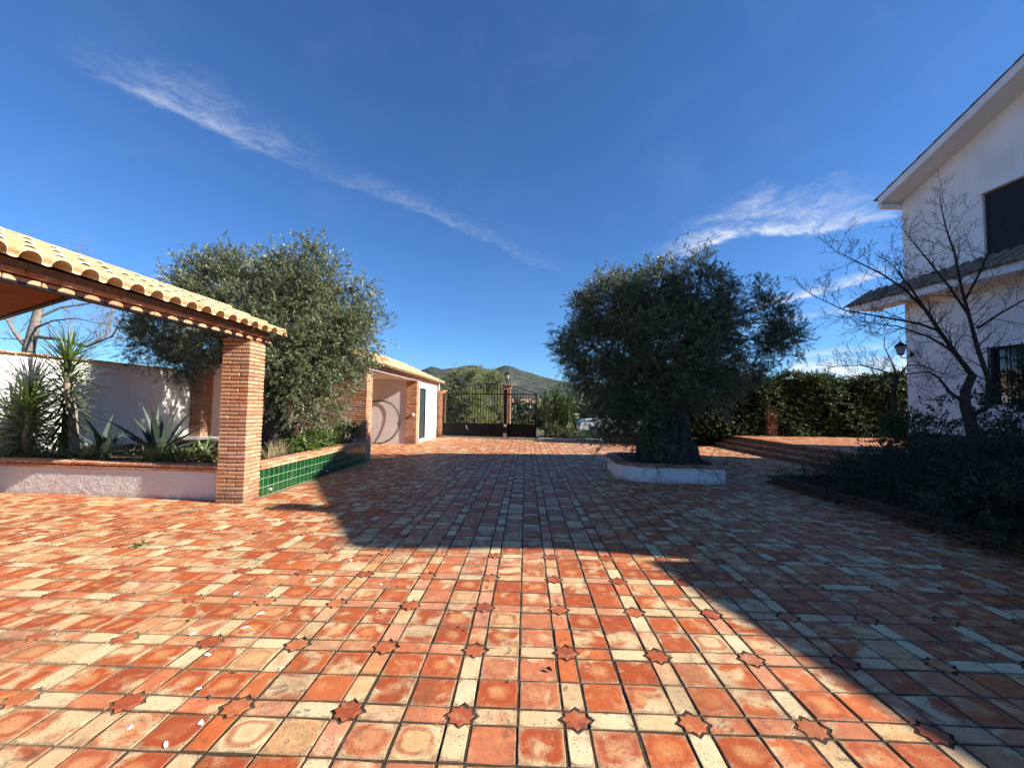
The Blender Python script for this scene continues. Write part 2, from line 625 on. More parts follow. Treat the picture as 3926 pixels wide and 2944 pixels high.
M_WOOD = mat('ceiling_wood', wood_fn)
M_BLACK = mat('black_iron', simple((0.010, 0.0105, 0.012), 0.7, 8.0, 0.3, 0.15, 0.2))
M_PANEL = mat('gate_sheet', simple((0.012, 0.0125, 0.014), 0.75, 3.0, 0.5, 0.1, 0.15))
M_DOOR = mat('door_paint', simple((0.035, 0.045, 0.05), 0.5, 6.0, 0.3, 0.1, 0.4))
M_SOIL = mat('soil', simple((0.10, 0.065, 0.04), 1.0, 10.0, 0.5, 0.9, bdist=0.04))
M_BARK_D = mat('bark_dark', simple((0.085, 0.062, 0.047), 0.95, 18.0, 0.5, 0.9, bdist=0.02))
M_BARK_P = mat('bark_pale', simple((0.30, 0.25, 0.21), 0.9, 9.0, 0.45, 0.6))
M_BARK_O = mat('bark_olive', simple((0.13, 0.11, 0.09), 0.95, 9.0, 0.6, 1.0, bdist=0.05))
M_STONE = mat('plinth_stone', simple((0.16, 0.155, 0.15), 0.85, 7.0, 0.55, 0.6))
M_SHUT = mat('shutter_paint', simple((0.036, 0.033, 0.040), 0.5, 8.0, 0.2, 0.0, 0.3))
M_GROUNDM = mat('dry_earth', simple((0.24, 0.20, 0.13), 1.0, 0.8, 0.4, 0.4))
M_DRIVE = mat('drive_concrete', simple((0.17, 0.135, 0.10), 0.95, 2.5, 0.25, 0.3))
M_KERB = mat('kerb_stone', simple((0.5, 0.48, 0.42), 0.9, 6.0, 0.3, 0.3))
M_LAMPGLASS = mat('lamp_glass', simple((0.55, 0.57, 0.56), 0.15, 6.0, 0.1, 0.0, 0.6))
M_WHITEP = mat('white_plastic', simple((0.75, 0.75, 0.73), 0.5, 6.0, 0.1, 0.0))
M_CARP = mat('white_car_paint', simple((0.72, 0.73, 0.74), 0.25, 2.0, 0.03, 0.0, 0.6))
M_CARG = mat('car_glass', simple((0.02, 0.025, 0.03), 0.08, 2.0, 0.1, 0.0, 0.8))
M_RUB = mat('rubber', simple((0.02, 0.02, 0.02), 0.9, 10.0, 0.2, 0.2))
M_RIM = mat('alloy', simple((0.45, 0.45, 0.46), 0.35, 10.0, 0.1, 0.0, 0.5, 0.8))
M_TABLE = mat('dark_table_wood', simple((0.06, 0.038, 0.026), 0.7, 12.0, 0.4, 0.3))


def stain_plaster(t, bs, out):
    """lumpy lime-washed wall"""
    p = wpos(t)
    n = t.noise(p, 3.0, 4.0, 0.6, 0.5)
    n2 = t.noise(t.vmath('MULTIPLY', p, (1.0, 1.0, 1.6)), 9.0, 5.0, 0.65, 0.6)
    c = t.mix(n, (0.74, 0.68, 0.66), (0.80, 0.78, 0.76))
    sp = t.new('ShaderNodeSeparateXYZ')
    t.l.new(p, sp.inputs[0])
    foot = t.step(t.math('ADD', sp.outputs[2], t.math('MULTIPLY', t.noise(p, 6.0, 4.0, 0.65), 0.2)), 0.2, 0.08)
    c = t.mix(t.math('MULTIPLY', foot, 0.45), c, (0.42, 0.27, 0.19))
    setc(t, bs, c)
    bs.inputs['Roughness'].default_value = 0.9
    bump(t, bs, t.math('ADD', n2, t.math('MULTIPLY', n, 0.6)), 0.55, 0.05)


M_LIME = mat('lime_wash', stain_plaster)


def green_fn(t, bs, out):
    r = rnd_fac(t)
    p = wpos(t)
    n = t.noise(p, 7.0, 4.0, 0.6, 0.6)
    c = t.ramp(r, [(0.0, (0.002, 0.028, 0.008)), (0.4, (0.004, 0.042, 0.010)), (0.75, (0.008, 0.06, 0.014)), (1.0, (0.003, 0.035, 0.014))])
    c = t.mix(t.step(n, 0.35, 0.7), c, (0.010, 0.065, 0.016))
    c = t.mix(t.math('MULTIPLY', t.step(t.noise(t.vmath('MULTIPLY', p, (3.0, 3.0, 0.8)), 3.0, 4.0, 0.65), 0.56, 0.72), 0.45), c, (0.10, 0.13, 0.08))
    setc(t, bs, c)
    bs.inputs['Roughness'].default_value = 0.12
    bs.inputs['Specular IOR Level'].default_value = 0.5
    bump(t, bs, n, 0.12, 0.01)


M_GREEN = mat('green_glaze', green_fn)
M_TGROUT = mat('pale_grout', simple((0.22, 0.33, 0.20), 0.9, 30, 0.2, 0.2))


def rooftile_fn(t, bs, out):
    r = rnd_fac(t)
    p = wpos(t)
    n = t.noise(p, 10.0, 4.0, 0.6)
    c = t.ramp(r, [(0.0, (0.60, 0.35, 0.15)), (0.25, (0.66, 0.42, 0.19)), (0.5, (0.70, 0.48, 0.25)), (0.75, (0.58, 0.36, 0.18)), (0.9, (0.66, 0.46, 0.28)), (1.0, (0.50, 0.27, 0.12))])
    c = t.mix(t.math('MULTIPLY', t.step(n, 0.48, 0.75), 0.5), c, (0.80, 0.62, 0.36))
    c = t.mix(t.math('MULTIPLY', t.step(t.noise(p, 32.0, 4.0, 0.7), 0.52, 0.68), 0.5), c, (0.24, 0.16, 0.09))
    setc(t, bs, c)
    bs.inputs['Roughness'].default_value = 0.8
    bump(t, bs, n, 0.3, 0.006)


M_ROOF = mat('ochre_roof_tile', rooftile_fn)
M_LIP = mat('tile_lip_highlight', simple((0.80, 0.66, 0.44), 0.85, 14.0, 0.2, 0.2))  # paler lip: the highlight along each tile's lower edge, painted in
M_RIDGE = mat('ridge_mortar', simple((0.78, 0.66, 0.52), 0.9, 8.0, 0.2, 0.4))


def leaf_fn(top, under, var=0.5, rough=0.5, transl=0.25, spec=0.35):
    def fn(t, bs, out):
        g = t.new('ShaderNodeNewGeometry')
        isl = g.outputs['Random Per Island']
        hi = tuple(min(1, x*(1+var)) for x in top)
        lo = tuple(x*(1-var*0.6) for x in top)
        c = t.ramp(isl, [(0.0, lo), (0.5, top), (1.0, hi)])
        c = t.mix(g.outputs['Backfacing'], c, under)
        setc(t, bs, c)
        bs.inputs['Roughness'].default_value = rough
        bs.inputs['Specular IOR Level'].default_value = spec
        if transl:
            tr = t.new('ShaderNodeBsdfTranslucent')
            t.l.new(t.mix(0.4, c, (0.16, 0.22, 0.03)), tr.inputs['Color'])
            mx = t.new('ShaderNodeMixShader')
            mx.inputs[0].default_value = transl
            t.l.new(bs.outputs[0], mx.inputs[1])
            t.l.new(tr.outputs[0], mx.inputs[2])
            t.l.new(mx.outputs[0], out.inputs['Surface'])
    return fn


M_OLIVE = mat('olive_leaf', leaf_fn((0.086, 0.104, 0.041), (0.29, 0.31, 0.20), 0.95, 0.38, 0.05))
M_OLIVE_F = mat('olive_leaf_far_sunlit', leaf_fn((0.20, 0.215, 0.07), (0.36, 0.37, 0.21), 0.6, 0.5, 0.22))  # brighter copy of the olive leaf, sunlight on the far trees in its colour
M_SCRUB = mat('valley_scrub', leaf_fn((0.085, 0.10, 0.05), (0.13, 0.14, 0.08), 0.6, 0.7, 0.1))
M_HEDGE = mat('hedge_leaf', leaf_fn((0.050, 0.078, 0.022), (0.08, 0.105, 0.04), 0.9, 0.42, 0.15))
M_SHRUB = mat('shrub_leaf', leaf_fn((0.03, 0.042, 0.018), (0.05, 0.06, 0.035), 0.5, 0.55, 0.1))
M_BUSH = mat('bright_bush_leaf', leaf_fn((0.09, 0.15, 0.025), (0.14, 0.18, 0.06), 0.6, 0.4, 0.25))
M_YUCCA = mat('yucca_leaf', leaf_fn((0.07, 0.115, 0.025), (0.07, 0.11, 0.028), 0.5, 0.38, 0.12, 0.45))
M_YUCCA_DRY = mat('yucca_skirt', leaf_fn((0.34, 0.25, 0.07), (0.34, 0.25, 0.08), 0.4, 0.6, 0.15))
M_AGAVE = mat('agave_leaf', leaf_fn((0.045, 0.07, 0.05), (0.05, 0.075, 0.055), 0.3, 0.45, 0.0))
M_ALOE = mat('aloe_leaf', leaf_fn((0.15, 0.20, 0.09), (0.16, 0.21, 0.10), 0.4, 0.45, 0.1))
M_COVER = mat('ground_cover_leaf', leaf_fn((0.19, 0.20, 0.05), (0.2, 0.21, 0.07), 0.7, 0.5, 0.2))
M_DRY = mat('dry_grass', leaf_fn((0.36, 0.30, 0.16), (0.34, 0.28, 0.16), 0.4, 0.7, 0.2))
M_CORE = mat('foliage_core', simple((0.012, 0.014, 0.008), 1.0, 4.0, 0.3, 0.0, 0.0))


def hill_fn(t, bs, out):
    p = wpos(t)
    n = t.noise(p, 0.012, 5.0, 0.62)
    n2 = t.noise(p, 0.06, 4.0, 0.65)
    c = t.ramp(n, [(0.3, (0.036, 0.046, 0.036)), (0.5, (0.06, 0.068, 0.055)), (0.66, (0.11, 0.11, 0.095)), (0.8, (0.22, 0.205, 0.18))])
    c = t.mix(t.step(n2, 0.46, 0.6), c, (0.026, 0.036, 0.026))
    setc(t, bs, c)
    bs.inputs['Roughness'].default_value = 1.0
    bump(t, bs, n2, 1.0, 12.0)


M_HILL = mat('scrub_hills', hill_fn)

# ------------------------------------------------------------------ ground and hills
def skyline():
    pts = [(1500, 1440), (1560, 1430), (1600, 1420), (1655, 1404), (1690, 1416), (1720, 1412), (1780, 1401), (1812, 1397), (1850, 1407), (1885, 1416),
           (1935, 1400), (1960, 1405), (2010, 1420), (2080, 1444), (2130, 1456), (2200, 1466), (2300, 1480), (2500, 1500)]
    az, el = [], []
    for q in pts:
        d = pix(*q)
        az.append(math.atan2(d.x, d.y))
        el.append(d.z/math.hypot(d.x, d.y))
    return np.array(az), np.array(el)


def build_terrain():
    azs, els = skyline()
    na = 480
    rs = np.concatenate([[0, 15, 26], np.geomspace(32, 900, 22), np.linspace(960, 2700, 46), [3600, 6000, 10000]])
    A = np.linspace(-math.pi, math.pi, na, endpoint=False)
    rr = np.random.default_rng(3)
    ph = rr.random((14, 2))*6.28
    el_bg = 0.045+sum(0.013/np.sqrt(k+1)*np.sin((k*2+3)*A+ph[k, 0]) for k in range(14))
    el_in = np.interp(A, azs, els)
    wgt = np.clip(np.minimum((A-(azs[0]-0.35))/0.35, ((azs[-1]+0.35)-A)/0.35), 0, 1)
    wgt = wgt*wgt*(3-2*wgt)
    el = el_bg*(1-wgt)+el_in*wgt
    V = []
    for r in rs:
        x, y = r*np.sin(A), r*np.cos(A)
        if r <= 26:
            z = np.full(na, -0.02)
        else:
            s = np.clip((r-26)/110, 0, 1)
            z = -0.02-14*s*s*(3-2*s)+0*A
            z += np.clip((r-60)/400, 0, 1)*(3*np.sin(x*0.011+1)*np.cos(y*0.013)+2*np.sin(x*0.027+y*0.021))
            # the ridge stands 1900 m off; slopes climb towards it and fall behind
            peak = 1900+160*np.sin(A*9+1.0)
            up = np.clip((r-700)/(peak-700), 0, 1)
            prof = up**1.5*(0.72+0.28*up)
            hgt = (el*peak+1.56+14)*prof
            gull = (np.sin(A*160+r*0.009)+0.7*np.sin(A*97-r*0.013+2)+0.5*np.sin(A*310+r*0.02))*9*up*(1-up)*2.2
            hgt = hgt+gull
            back = np.clip((r-peak)/1200, 0, 1)
            hgt = hgt*(1-0.85*back*back*(3-2*back))
            z = z+hgt
        V.append(np.stack([x, y, z], 1))
    V = np.concatenate(V)
    n = len(rs)
    i, k = np.meshgrid(np.arange(n-1), np.arange(na), indexing='ij')
    k2 = (k+1) % na
    Fq = np.stack([i*na+k, i*na+k2, (i+1)*na+k2, (i+1)*na+k], -1).reshape(-1, 4)[:, ::-1]
    rf = np.repeat(rs[:-1], na)
    near = Fq[rf < 55]
    far = Fq[rf >= 55]
    o = link('ground', np_mesh('ground', V, near, M_GROUNDM, True))
    tag(o, kind='structure')
    o = link('hills', np_mesh('hills', V, far, M_HILL, True))
    tag(o, kind='structure')


build_terrain()

# ------------------------------------------------------------------ courtyard paving
P = 0.58
J = 0.0132
S = (P-3*J)/2.5
W2 = S/4
SX0, SY0 = -0.5379*P, 3.8528*P
A1, A2 = W2+J+S/2, W2+2*J+1.5*S
TH = 0.03


def chamfer_tile(poly, ch=0.0045):
    """top plate of a tile: verts, faces (polys of a flat outline with a rounded arris), uv from the outline box"""
    poly = np.array(poly, float)
    n = len(poly)
    c = poly.mean(0)
    inn = []
    for i in range(n):
        a, b, d = poly[i-1], poly[i], poly[(i+1) % n]
        e1, e2 = (b-a)/np.linalg.norm(b-a), (d-b)/np.linalg.norm(d-b)
        n1, n2 = np.array([-e1[1], e1[0]]), np.array([-e2[1], e2[0]])
        m = n1+n2
        m = m/max(1e-6, (m@n1))
        inn.append(b+m*ch)
    inn = np.array(inn)
    V = [(p[0], p[1], -TH) for p in poly]+[(p[0], p[1], -ch*0.8) for p in poly]+[(p[0], p[1], 0) for p in inn]
    Fs = []
    for i in range(n):
        k = (i+1) % n
        Fs.append((i, k, n+k, n+i))
        Fs.append((n+i, n+k, 2*n+k, 2*n+i))
    Fs.append(tuple(range(2*n, 3*n)))
    mn, mx = poly.min(0), poly.max(0)
    uv = [((p[0]-mn[0])/(mx[0]-mn[0]), (p[1]-mn[1])/(mx[1]-mn[1])) for p in V]
    return V, Fs, uv


h = S/2
SQ = chamfer_tile([(-h, -h), (h, -h), (h, h), (-h, h)])
ND = 0.030
nt = 0.030
# narrow tile, the star's tip cuts a notch into its left end
RE = chamfer_tile([(-h, -W2), (h, -W2), (h, W2), (-h, W2), (-h, nt), (-h+ND, 0), (-h, -nt)], 0.005)
ro_, ri_ = 0.0715, 0.0715*0.765
ST = chamfer_tile([((ro_ if k % 2 == 0 else ri_)*math.cos(k*math.pi/8), (ro_ if k % 2 == 0 else ri_)*math.sin(k*math.pi/8)) for k in range(16)], 0.0022)


def tile_mesh(name, T, m):
    me = bpy.data.meshes.new(name)
    me.from_pydata(T[0], [], T[1])
    me.materials.append(m)
    l = me.uv_layers.new(name='UVMap')
    for lp in me.loops:
        l.data[lp.index].uv = T[2][lp.vertex_index]
    me.update()
    return me


_rv = random.Random(99)


def jig(poly, a):
    return [(p[0]+_rv.uniform(-a, a), p[1]+_rv.uniform(-a, a)) for p in poly]


def wavy_square():
    c = [(-h, -h), (h, -h), (h, h), (-h, h)]
    out = []
    for i in range(4):
        p, q = c[i], c[(i+1) % 4]
        out += [p, (p[0]*.62+q[0]*.38, p[1]*.62+q[1]*.38), (p[0]*.3+q[0]*.7, p[1]*.3+q[1]*.7)]
    return jig(out, 0.0024)


SQV = [chamfer_tile(wavy_square()) for _ in range(6)]
REV = [chamfer_tile(jig([(-h, -W2), (0.0, -W2), (h, -W2), (h, W2), (0.01, W2), (-h, W2), (-h, nt), (-h+ND, 0), (-h, -nt)], 0.0015), 0.0028) for _ in range(5)]
ME_SQ, ME_RE, ME_ST = tile_mesh('square_tile', SQ, M_TSQ), tile_mesh('narrow_tile', RE, M_TRE), tile_mesh('star_tile', ST, M_TST)

ME_SQV = [tile_mesh('square_tile', q, M_TSQ) for q in SQV]
ME_REV = [tile_mesh('narrow_tile', q, M_TRE) for q in REV]

paving = MB().add([(-14, -5, -0.006), (8.1, -5, -0.006), (8.1, 20.4, -0.006), (-4.3, 21.6, -0.006), (-14, 21.6, -0.006)], [(0, 1, 2, 3, 4)]).obj('courtyard_paving', M_GROUT)
tag(paving, kind='structure')


def gate_line(x):
    return 21.2-0.184*(x+4.13)


def in_view(x, y, m=1.6):
    return y > 1.2 and -1.29*y-m < x < 1.16*y+m


def blocked(x, y):
    if x > 8.1 or y > gate_line(x)-0.05 or x < -9.6:
        return True
    if x < -4.35 and 6.95 < y < 11.75:
        return True
    if x < -4.9 and y > 17.5 or (x < -4.45 and y > 17.8):
        return True
    if 2.4 < x < 4.1 and 9.5 < y < 11.6:
        return True
    if x > 5.45 and y < 9.35:
        return True
    return False


cells = []
for i in range(-22, 20):
    for j in range(-5, 36):
        cx, cy = SX0+i*P, SY0+j*P
        if in_view(cx+P/2, cy+P/2):
            cells.append((cy*1.0+abs(cx)*0.25, cx, cy))
cells.sort()
big = {'v': [], 'f3': [], 'n': 0}
count = {'square_tile': 0, 'narrow_tile': 0, 'star_tile': 0}
stuff_v, stuff_f, stuff_mi, stuff_rnd, stuff_uv = [], [], [], [], []
vb = 0
rr = random.Random(5)
for _, cx, cy in cells:
    items = [('star_tile', 0, 0, 0)]
    for ax in (A1, A2):
        for ay in (A1, A2):
            items.append(('square_tile', ax, ay, rr.choice((0, 1, 2, 3))*math.pi/2))
    items += [('narrow_tile', A1, 0, 0), ('narrow_tile', A2, 0, math.pi), ('narrow_tile', 0, A1, math.pi/2), ('narrow_tile', 0, A2, -math.pi/2)]
    for nm, dx, dy, rz in items:
        x, y = cx+dx, cy+dy
        if blocked(x, y) or not in_view(x, y, 1.2):
            continue
        zz = rr.uniform(-0.003, 0.0025)
        rx, ry = rr.gauss(0, 0.008), rr.gauss(0, 0.008)
        rz2 = rz+rr.gauss(0, 0.008)
        if count[nm] < 300 and in_view(x, y, -0.05) and y > 1.75:
            count[nm] += 1
            link(nm, {'square_tile': rr.choice(ME_SQV), 'narrow_tile': rr.choice(ME_REV), 'star_tile': ME_ST}[nm], paving, (x+rr.gauss(0, 0.0016), y+rr.gauss(0, 0.0016), zz), (rx, ry, rz2))
        else:
            T = {'square_tile': SQ, 'narrow_tile': RE, 'star_tile': ST}[nm]
            ca, sa = math.cos(rz2), math.sin(rz2)
            for p in T[0]:
                stuff_v.append((x+p[0]*ca-p[1]*sa, y+p[0]*sa+p[1]*ca, zz+p[2]+p[1]*rx-p[0]*ry))
            rn = rr.random()
            mi = {'square_tile': 0, 'narrow_tile': 1, 'star_tile': 2}[nm]
            for f in T[1]:
                stuff_f.append(tuple(q+vb for q in f))
                stuff_mi.append(mi)
                stuff_rnd.append(rn)
                stuff_uv += [T[2][q] for q in f]
            vb += len(T[0])
me = bpy.data.meshes.new('far_paving_tiles')
me.from_pydata(stuff_v, [], stuff_f)
for m in (M_TSQ, M_TRE, M_TST):
    me.materials.append(m)
me.polygons.foreach_set('material_index', stuff_mi)
me.attributes.new('rnd', 'FLOAT', 'FACE').data.foreach_set('value', stuff_rnd)
me.uv_layers.new(name='UVMap').data.foreach_set('uv', np.array(stuff_uv, np.float32).ravel())
me.update()
tag(link('far_paving_tiles', me, paving), kind='stuff')

# ------------------------------------------------------------------ brick helpers
BL, BH, CH = 0.281, 0.0455, 0.0617
ME_BRICK = MB().cbox(BL, 0.138, BH, 0.006).mesh('brick', M_BRICK)
ME_BRICK_SHADED = MB().cbox(BL, 0.138, BH, 0.006).mesh('brick_shaded', M_BRICK_DK)  # bed edging brick with the shade in its colour
PS = BL+0.138+0.015


def pillar(loc, courses, rz=0.0, single=True, name='brick_pillar', material=None, side=PS, cap=0):
    """square pier, four bricks to the course laid as a pinwheel"""
    root = empty(name, loc, rz)
    hgt = courses*CH
    MB().box(-side/2+0.017, side/2-0.017, -side/2+0.017, side/2-0.017, -0.05, hgt-0.004).obj('mortar_core', M_MORTAR, root)
    jm = MB()
    jr = []
    rq = random.Random(int(abs(loc[0])*100+abs(loc[1])*10))
    for c in range(courses):
        z = c*CH+CH/2
        for k in range(4):
            a = k*math.pi/2
            ux, uy = math.cos(a), math.sin(a)
            # brick runs along the side, flush at one corner
            off = (side-BL)/2*(1 if c % 2 else -1)
            d = side/2-0.069+rq.uniform(-0.003, 0.002)
            x, y = ux*off+uy*d, uy*off-ux*d
            ra = a+rq.gauss(0, 0.006)
            if single:
                link('brick', ME_BRICK, root, (x, y, z+rq.uniform(-0.003, 0.003)), (rq.gauss(0, .006), rq.gauss(0, .006), ra), (rq.uniform(.975, 1.015), 1, rq.uniform(.93, 1.06)))
            else:
                b0 = len(jm.f)
                t = MB().cbox(BL, 0.138, BH, 0.006)
                cs, sn = math.cos(ra), math.sin(ra)
                jm.add([(x+p[0]*cs-p[1]*sn, y+p[0]*sn+p[1]*cs, z+p[2]) for p in t.v], t.f)
                jr += [rq.random()]*(len(jm.f)-b0)
    if not single:
        m = jm.mesh('bricks', material or M_BRICK)
        m.attributes.new('rnd', 'FLOAT', 'FACE').data.foreach_set('value', jr)
        tag(link('bricks', m, root), kind='stuff')
    for q in range(cap):
        g = side/2+0.03*(q+1)
        MB().cbox(2*g, 2*g, 0.05, 0.008).obj('cap_course', material or M_BRICK, root, loc=(0, 0, hgt+0.028+q*0.056))
    return root


PX = -4.40-PS/2+0.005
p1 = pillar((PX, 6.575+PS/2, 0), 42, 0.05)
tag(p1, 'tall brick pillar at the corner of the green-tiled planter, carrying the near tiled roof', 'pillar', 'brick pillars on the left')
p2 = pillar((PX-0.03, 11.72+PS/2, 0), 41, 0.0)
tag(p2, 'brick pillar at the far end of the green-tiled planter', 'pillar', 'brick pillars on the left')
p3 = pillar((PX-0.02, 17.12+PS/2, 0), 41, 0.0, False)
tag(p3, 'brick pillar beside the white wall with the dark door', 'pillar', 'brick pillars on the left')
box = MB().cbox(0.10, 0.06, 0.12, 0.012).obj('junction_box', M_WHITEP, None, loc=(PX+0.06, 17.12-0.028, 1.18))
tag(box, 'small white box fixed on the brick pillar beside the dark door', 'socket')

# ------------------------------------------------------------------ roof tiles
def roof_tile_mesh(name, pitch=0.245, length=0.42, th=0.016, seg=9, m=None):
    """S profile clay tile: a barrel and a flat pan, lying along +x (up the slope)"""
    prof = []
    for k in range(seg+1):
        a = math.pi*(1-k/seg)
        prof.append((0.086*math.cos(a)-0.027, 0.084*math.sin(a)**0.8))
    prof += [(0.088, -0.006), (0.122, -0.002), (0.135, 0.012)]
    prof = [(-0.118, -0.004)] + prof
    n = len(prof)
    mb = MB()
    v = []
    for x in (0.0, length):
        for (q, z) in prof:
            v.append((x, q, z+th))
        for (q, z) in prof:
            v.append((x, q*0.985, z))
    f = []
    for i in range(n-1):
        f.append((i, i+1, 2*n+i+1, 2*n+i))
        f.append((n+i+1, n+i, 3*n+i, 3*n+i+1))
        f.append((i+1, i, n+i, n+i+1))
    f += [(0, 2*n, 3*n, n), (n-1, 2*n-1, 4*n-1, 3*n-1)]
    mb.add(v, f)
    for i_, f_ in enumerate(mb.f):
        if max(f_) < 2*n:
            mb.m[i_] = 1
    return mb.mesh(name, [m or M_ROOF, M_LIP])


ME_RT = roof_tile_mesh('roof_tile')


def tiled_roof(root, x_eave, z_eave, slope, y0, cols, rows, expo=0.35, pitch=0.245, up=-1, single=True):
    """rows of tiles climbing towards up*X from an eave line parallel to Y"""
    ang = math.atan(slope)
    ca, sa = math.cos(ang), math.sin(ang)
    rq = random.Random(int(cols*7+rows))
    for c in range(cols):
        y = y0+c*pitch
        for r_ in range(rows):
            dd = r_*expo
            x = x_eave+up*dd*ca
            z = z_eave+dd*sa+r_*0.0
            rz = math.pi if up < 0 else 0
            # tip each tile a touch so its lower edge rides on the one below
            o = link('roof_tile', ME_RT, root, (x, y+rq.gauss(0, 0.003), z+0.028+rq.uniform(-0.004, 0.004)), (0, 0, 0))
            o.rotation_euler = (rq.gauss(0, 0.014), -(ang-0.088), rz+rq.gauss(0, 0.014))
    return ang


# ---- near tiled canopy on the left (carried by the first pillar)
canopy = empty('tiled_canopy', (-4.6, 4.0, 2.56))
tag(canopy, 'ochre tiled canopy on a brick course with a wooden ceiling, left edge of the courtyard', 'canopy')
cl = Vector((-4.6, 4.0, 2.56))


def rel(o, base):
    """keep world placement when a part hangs under an empty that only has a location"""
    o.location = Vector(o.location)-Vector(base)
    return o


before = set(bpy.data.objects)
tiled_roof(canopy, -4.13, 2.685, 0.42, 0.62, 27, 4)
for o in set(bpy.data.objects)-before:
    rel(o, cl)
for k in range(22):
    y = 0.5+k*0.3
    a = []
    cap = MB()
    for x_ in (0.0, 0.33):
        a.append([(x_, 0.10*math.cos(q*math.pi/6), 0.075*math.sin(q*math.pi/6)) for q in range(7)])
    v = a[0]+a[1]+[(p[0], p[1]*0.85, p[2]*0.8) for p in a[0]+a[1]]
    f = [(i, i+1, 8+i, 7+i) for i in range(6)]+[(14+i+1, 14+i, 21+i, 21+i+1) for i in range(6)]+[(i+1, i, 14+i, 15+i) for i in range(6)]
    cap.add(v, f)
    o = cap.obj('ridge_tile', M_RIDGE, canopy, loc=(-5.53, y, 3.285), rot=(0, 0.02, math.pi/2))
    rel(o, cl)
# verge tile closing the far end
vg = MB()
for r_ in range(4):
    x0 = -4.12-r_*0.32
    z0 = 2.68+r_*0.136
    pts = [(0.085*math.cos(q*math.pi/8), 0.085*math.sin(q*math.pi/8)) for q in range(9)]
    b = []
    for xx, zz, s in ((x0, z0+0.016, 1.0), (x0-0.36, z0+0.136*1.12, 0.9)):
        b.append([(xx, 7.06+p[0]*s, zz+p[1]*s) for p in pts])
        b.append([(xx, 7.06+p[0]*s*0.84, zz+p[1]*s*0.84) for p in pts])
    v = sum(b, [])
    f = []
    for i in range(8):
        f += [(i, i+1, 18+i+1, 18+i), (9+i+1, 9+i, 27+i, 27+i+1), (i+1, i, 9+i, 10+i)]
    o = MB().add(v, f).obj('verge_tile', M_ROOF, canopy)
    rel(o, cl)
# brick corbels and lintel under the eave
rq = random.Random(8)
for lev, (xf, z) in enumerate(((-4.395, 2.600), (-4.362, 2.660))):
    for k in range(23):
        y = 0.45+lev*0.14+k*0.293
        if y > 6.95:
            continue
        ln = min(0.283, 7.06-(y))
        o = link('corbel_brick', ME_BRICK, canopy, (xf-0.069+rq.uniform(-0.003, 0.003), y+0.1415, z), (0, 0, math.pi/2))
        rel(o, cl)
MB().box(-4.50, -4.425, 0.3, 7.0, 2.576, 2.70).obj('beam', M_MORTAR, canopy).location = -cl
MB().box(-4.47, -4.385, 0.3, 7.02, 2.555, 2.5745).obj('steel_lintel', M_BLACK, canopy).location = -cl
o = MB().box(-4.47, -4.375, 0.3, 7.03, 2.684, 2.755).obj('mortar_bed', M_MORTAR, canopy)
o.location = -cl
deck = MB().add([(-4.40, 0.3, 2.735), (-4.40, 7.04, 2.735), (-5.62, 7.04, 3.245), (-5.62, 0.3, 3.245),
                 (-4.40, 0.3, 2.70), (-4.40, 7.04, 2.70), (-5.62, 7.04, 3.20), (-5.62, 0.3, 3.20)],
                [(3, 2, 1, 0), (4, 5, 6, 7), (0, 1, 5, 4), (1, 2, 6, 5), (2, 3, 7, 6), (3, 0, 4, 7)]).obj('roof_deck', M_WOOD, canopy)
deck.location = -cl
# boarded ceiling further in, its outer edge cut at an angle
edge0, edge1 = Vector((-4.66, 4.27)), Vector((-9.4, 6.72))
nb = 16
for k in range(nb):
    x0 = -4.66-k*0.27
    x1 = x0-0.262
    ya = edge0.y+(edge0.x-x0)/(edge0.x-edge1.x)*(edge1.y-edge0.y)
    yb = edge0.y+(edge0.x-x1)/(edge0.x-edge1.x)*(edge1.y-edge0.y)
    o = MB().prism([(x1, 0.3), (x0, 0.3), (x0, ya), (x1, yb)], 2.672, 2.70).obj('ceiling_board', M_WOOD, canopy)
    o.location = -cl
d_ = (edge1-edge0).normalized()
nrm = Vector((d_.y, -d_.x))*-1
o = MB().prism([tuple(edge0-nrm*0.0), tuple(edge0+nrm*0.06), tuple(edge1+nrm*0.06), tuple(edge1)], 2.655, 2.79).obj('edge_trim', M_BLACK, canopy)
o.location = -cl
o = MB().prism([(-9.4, 0.3), (-4.86, 0.3), (-4.86, 4.2), (-9.4, 6.6)], 2.72, 2.80).obj('roof_slab', M_MORTAR, canopy)
o.location = -cl

# ------------------------------------------------------------------ left planter
planter = empty('left_planter', (-7, 8, 0))
tag(planter, 'raised planter with lime-washed front, green glazed side tiles and brick coping', 'planter')
pl = Vector((-7, 8, 0))


def pobj(mb, name, m, root, base):
    o = mb.obj(name, m, root)
    o.location = -Vector(base)
    return o


FW = [(-11.5, 7.16), (-4.80, 6.72)]       # front wall face line


def fwy(x):
    return FW[0][1]+(x-FW[0][0])/(FW[1][0]-FW[0][0])*(FW[1][1]-FW[0][1])


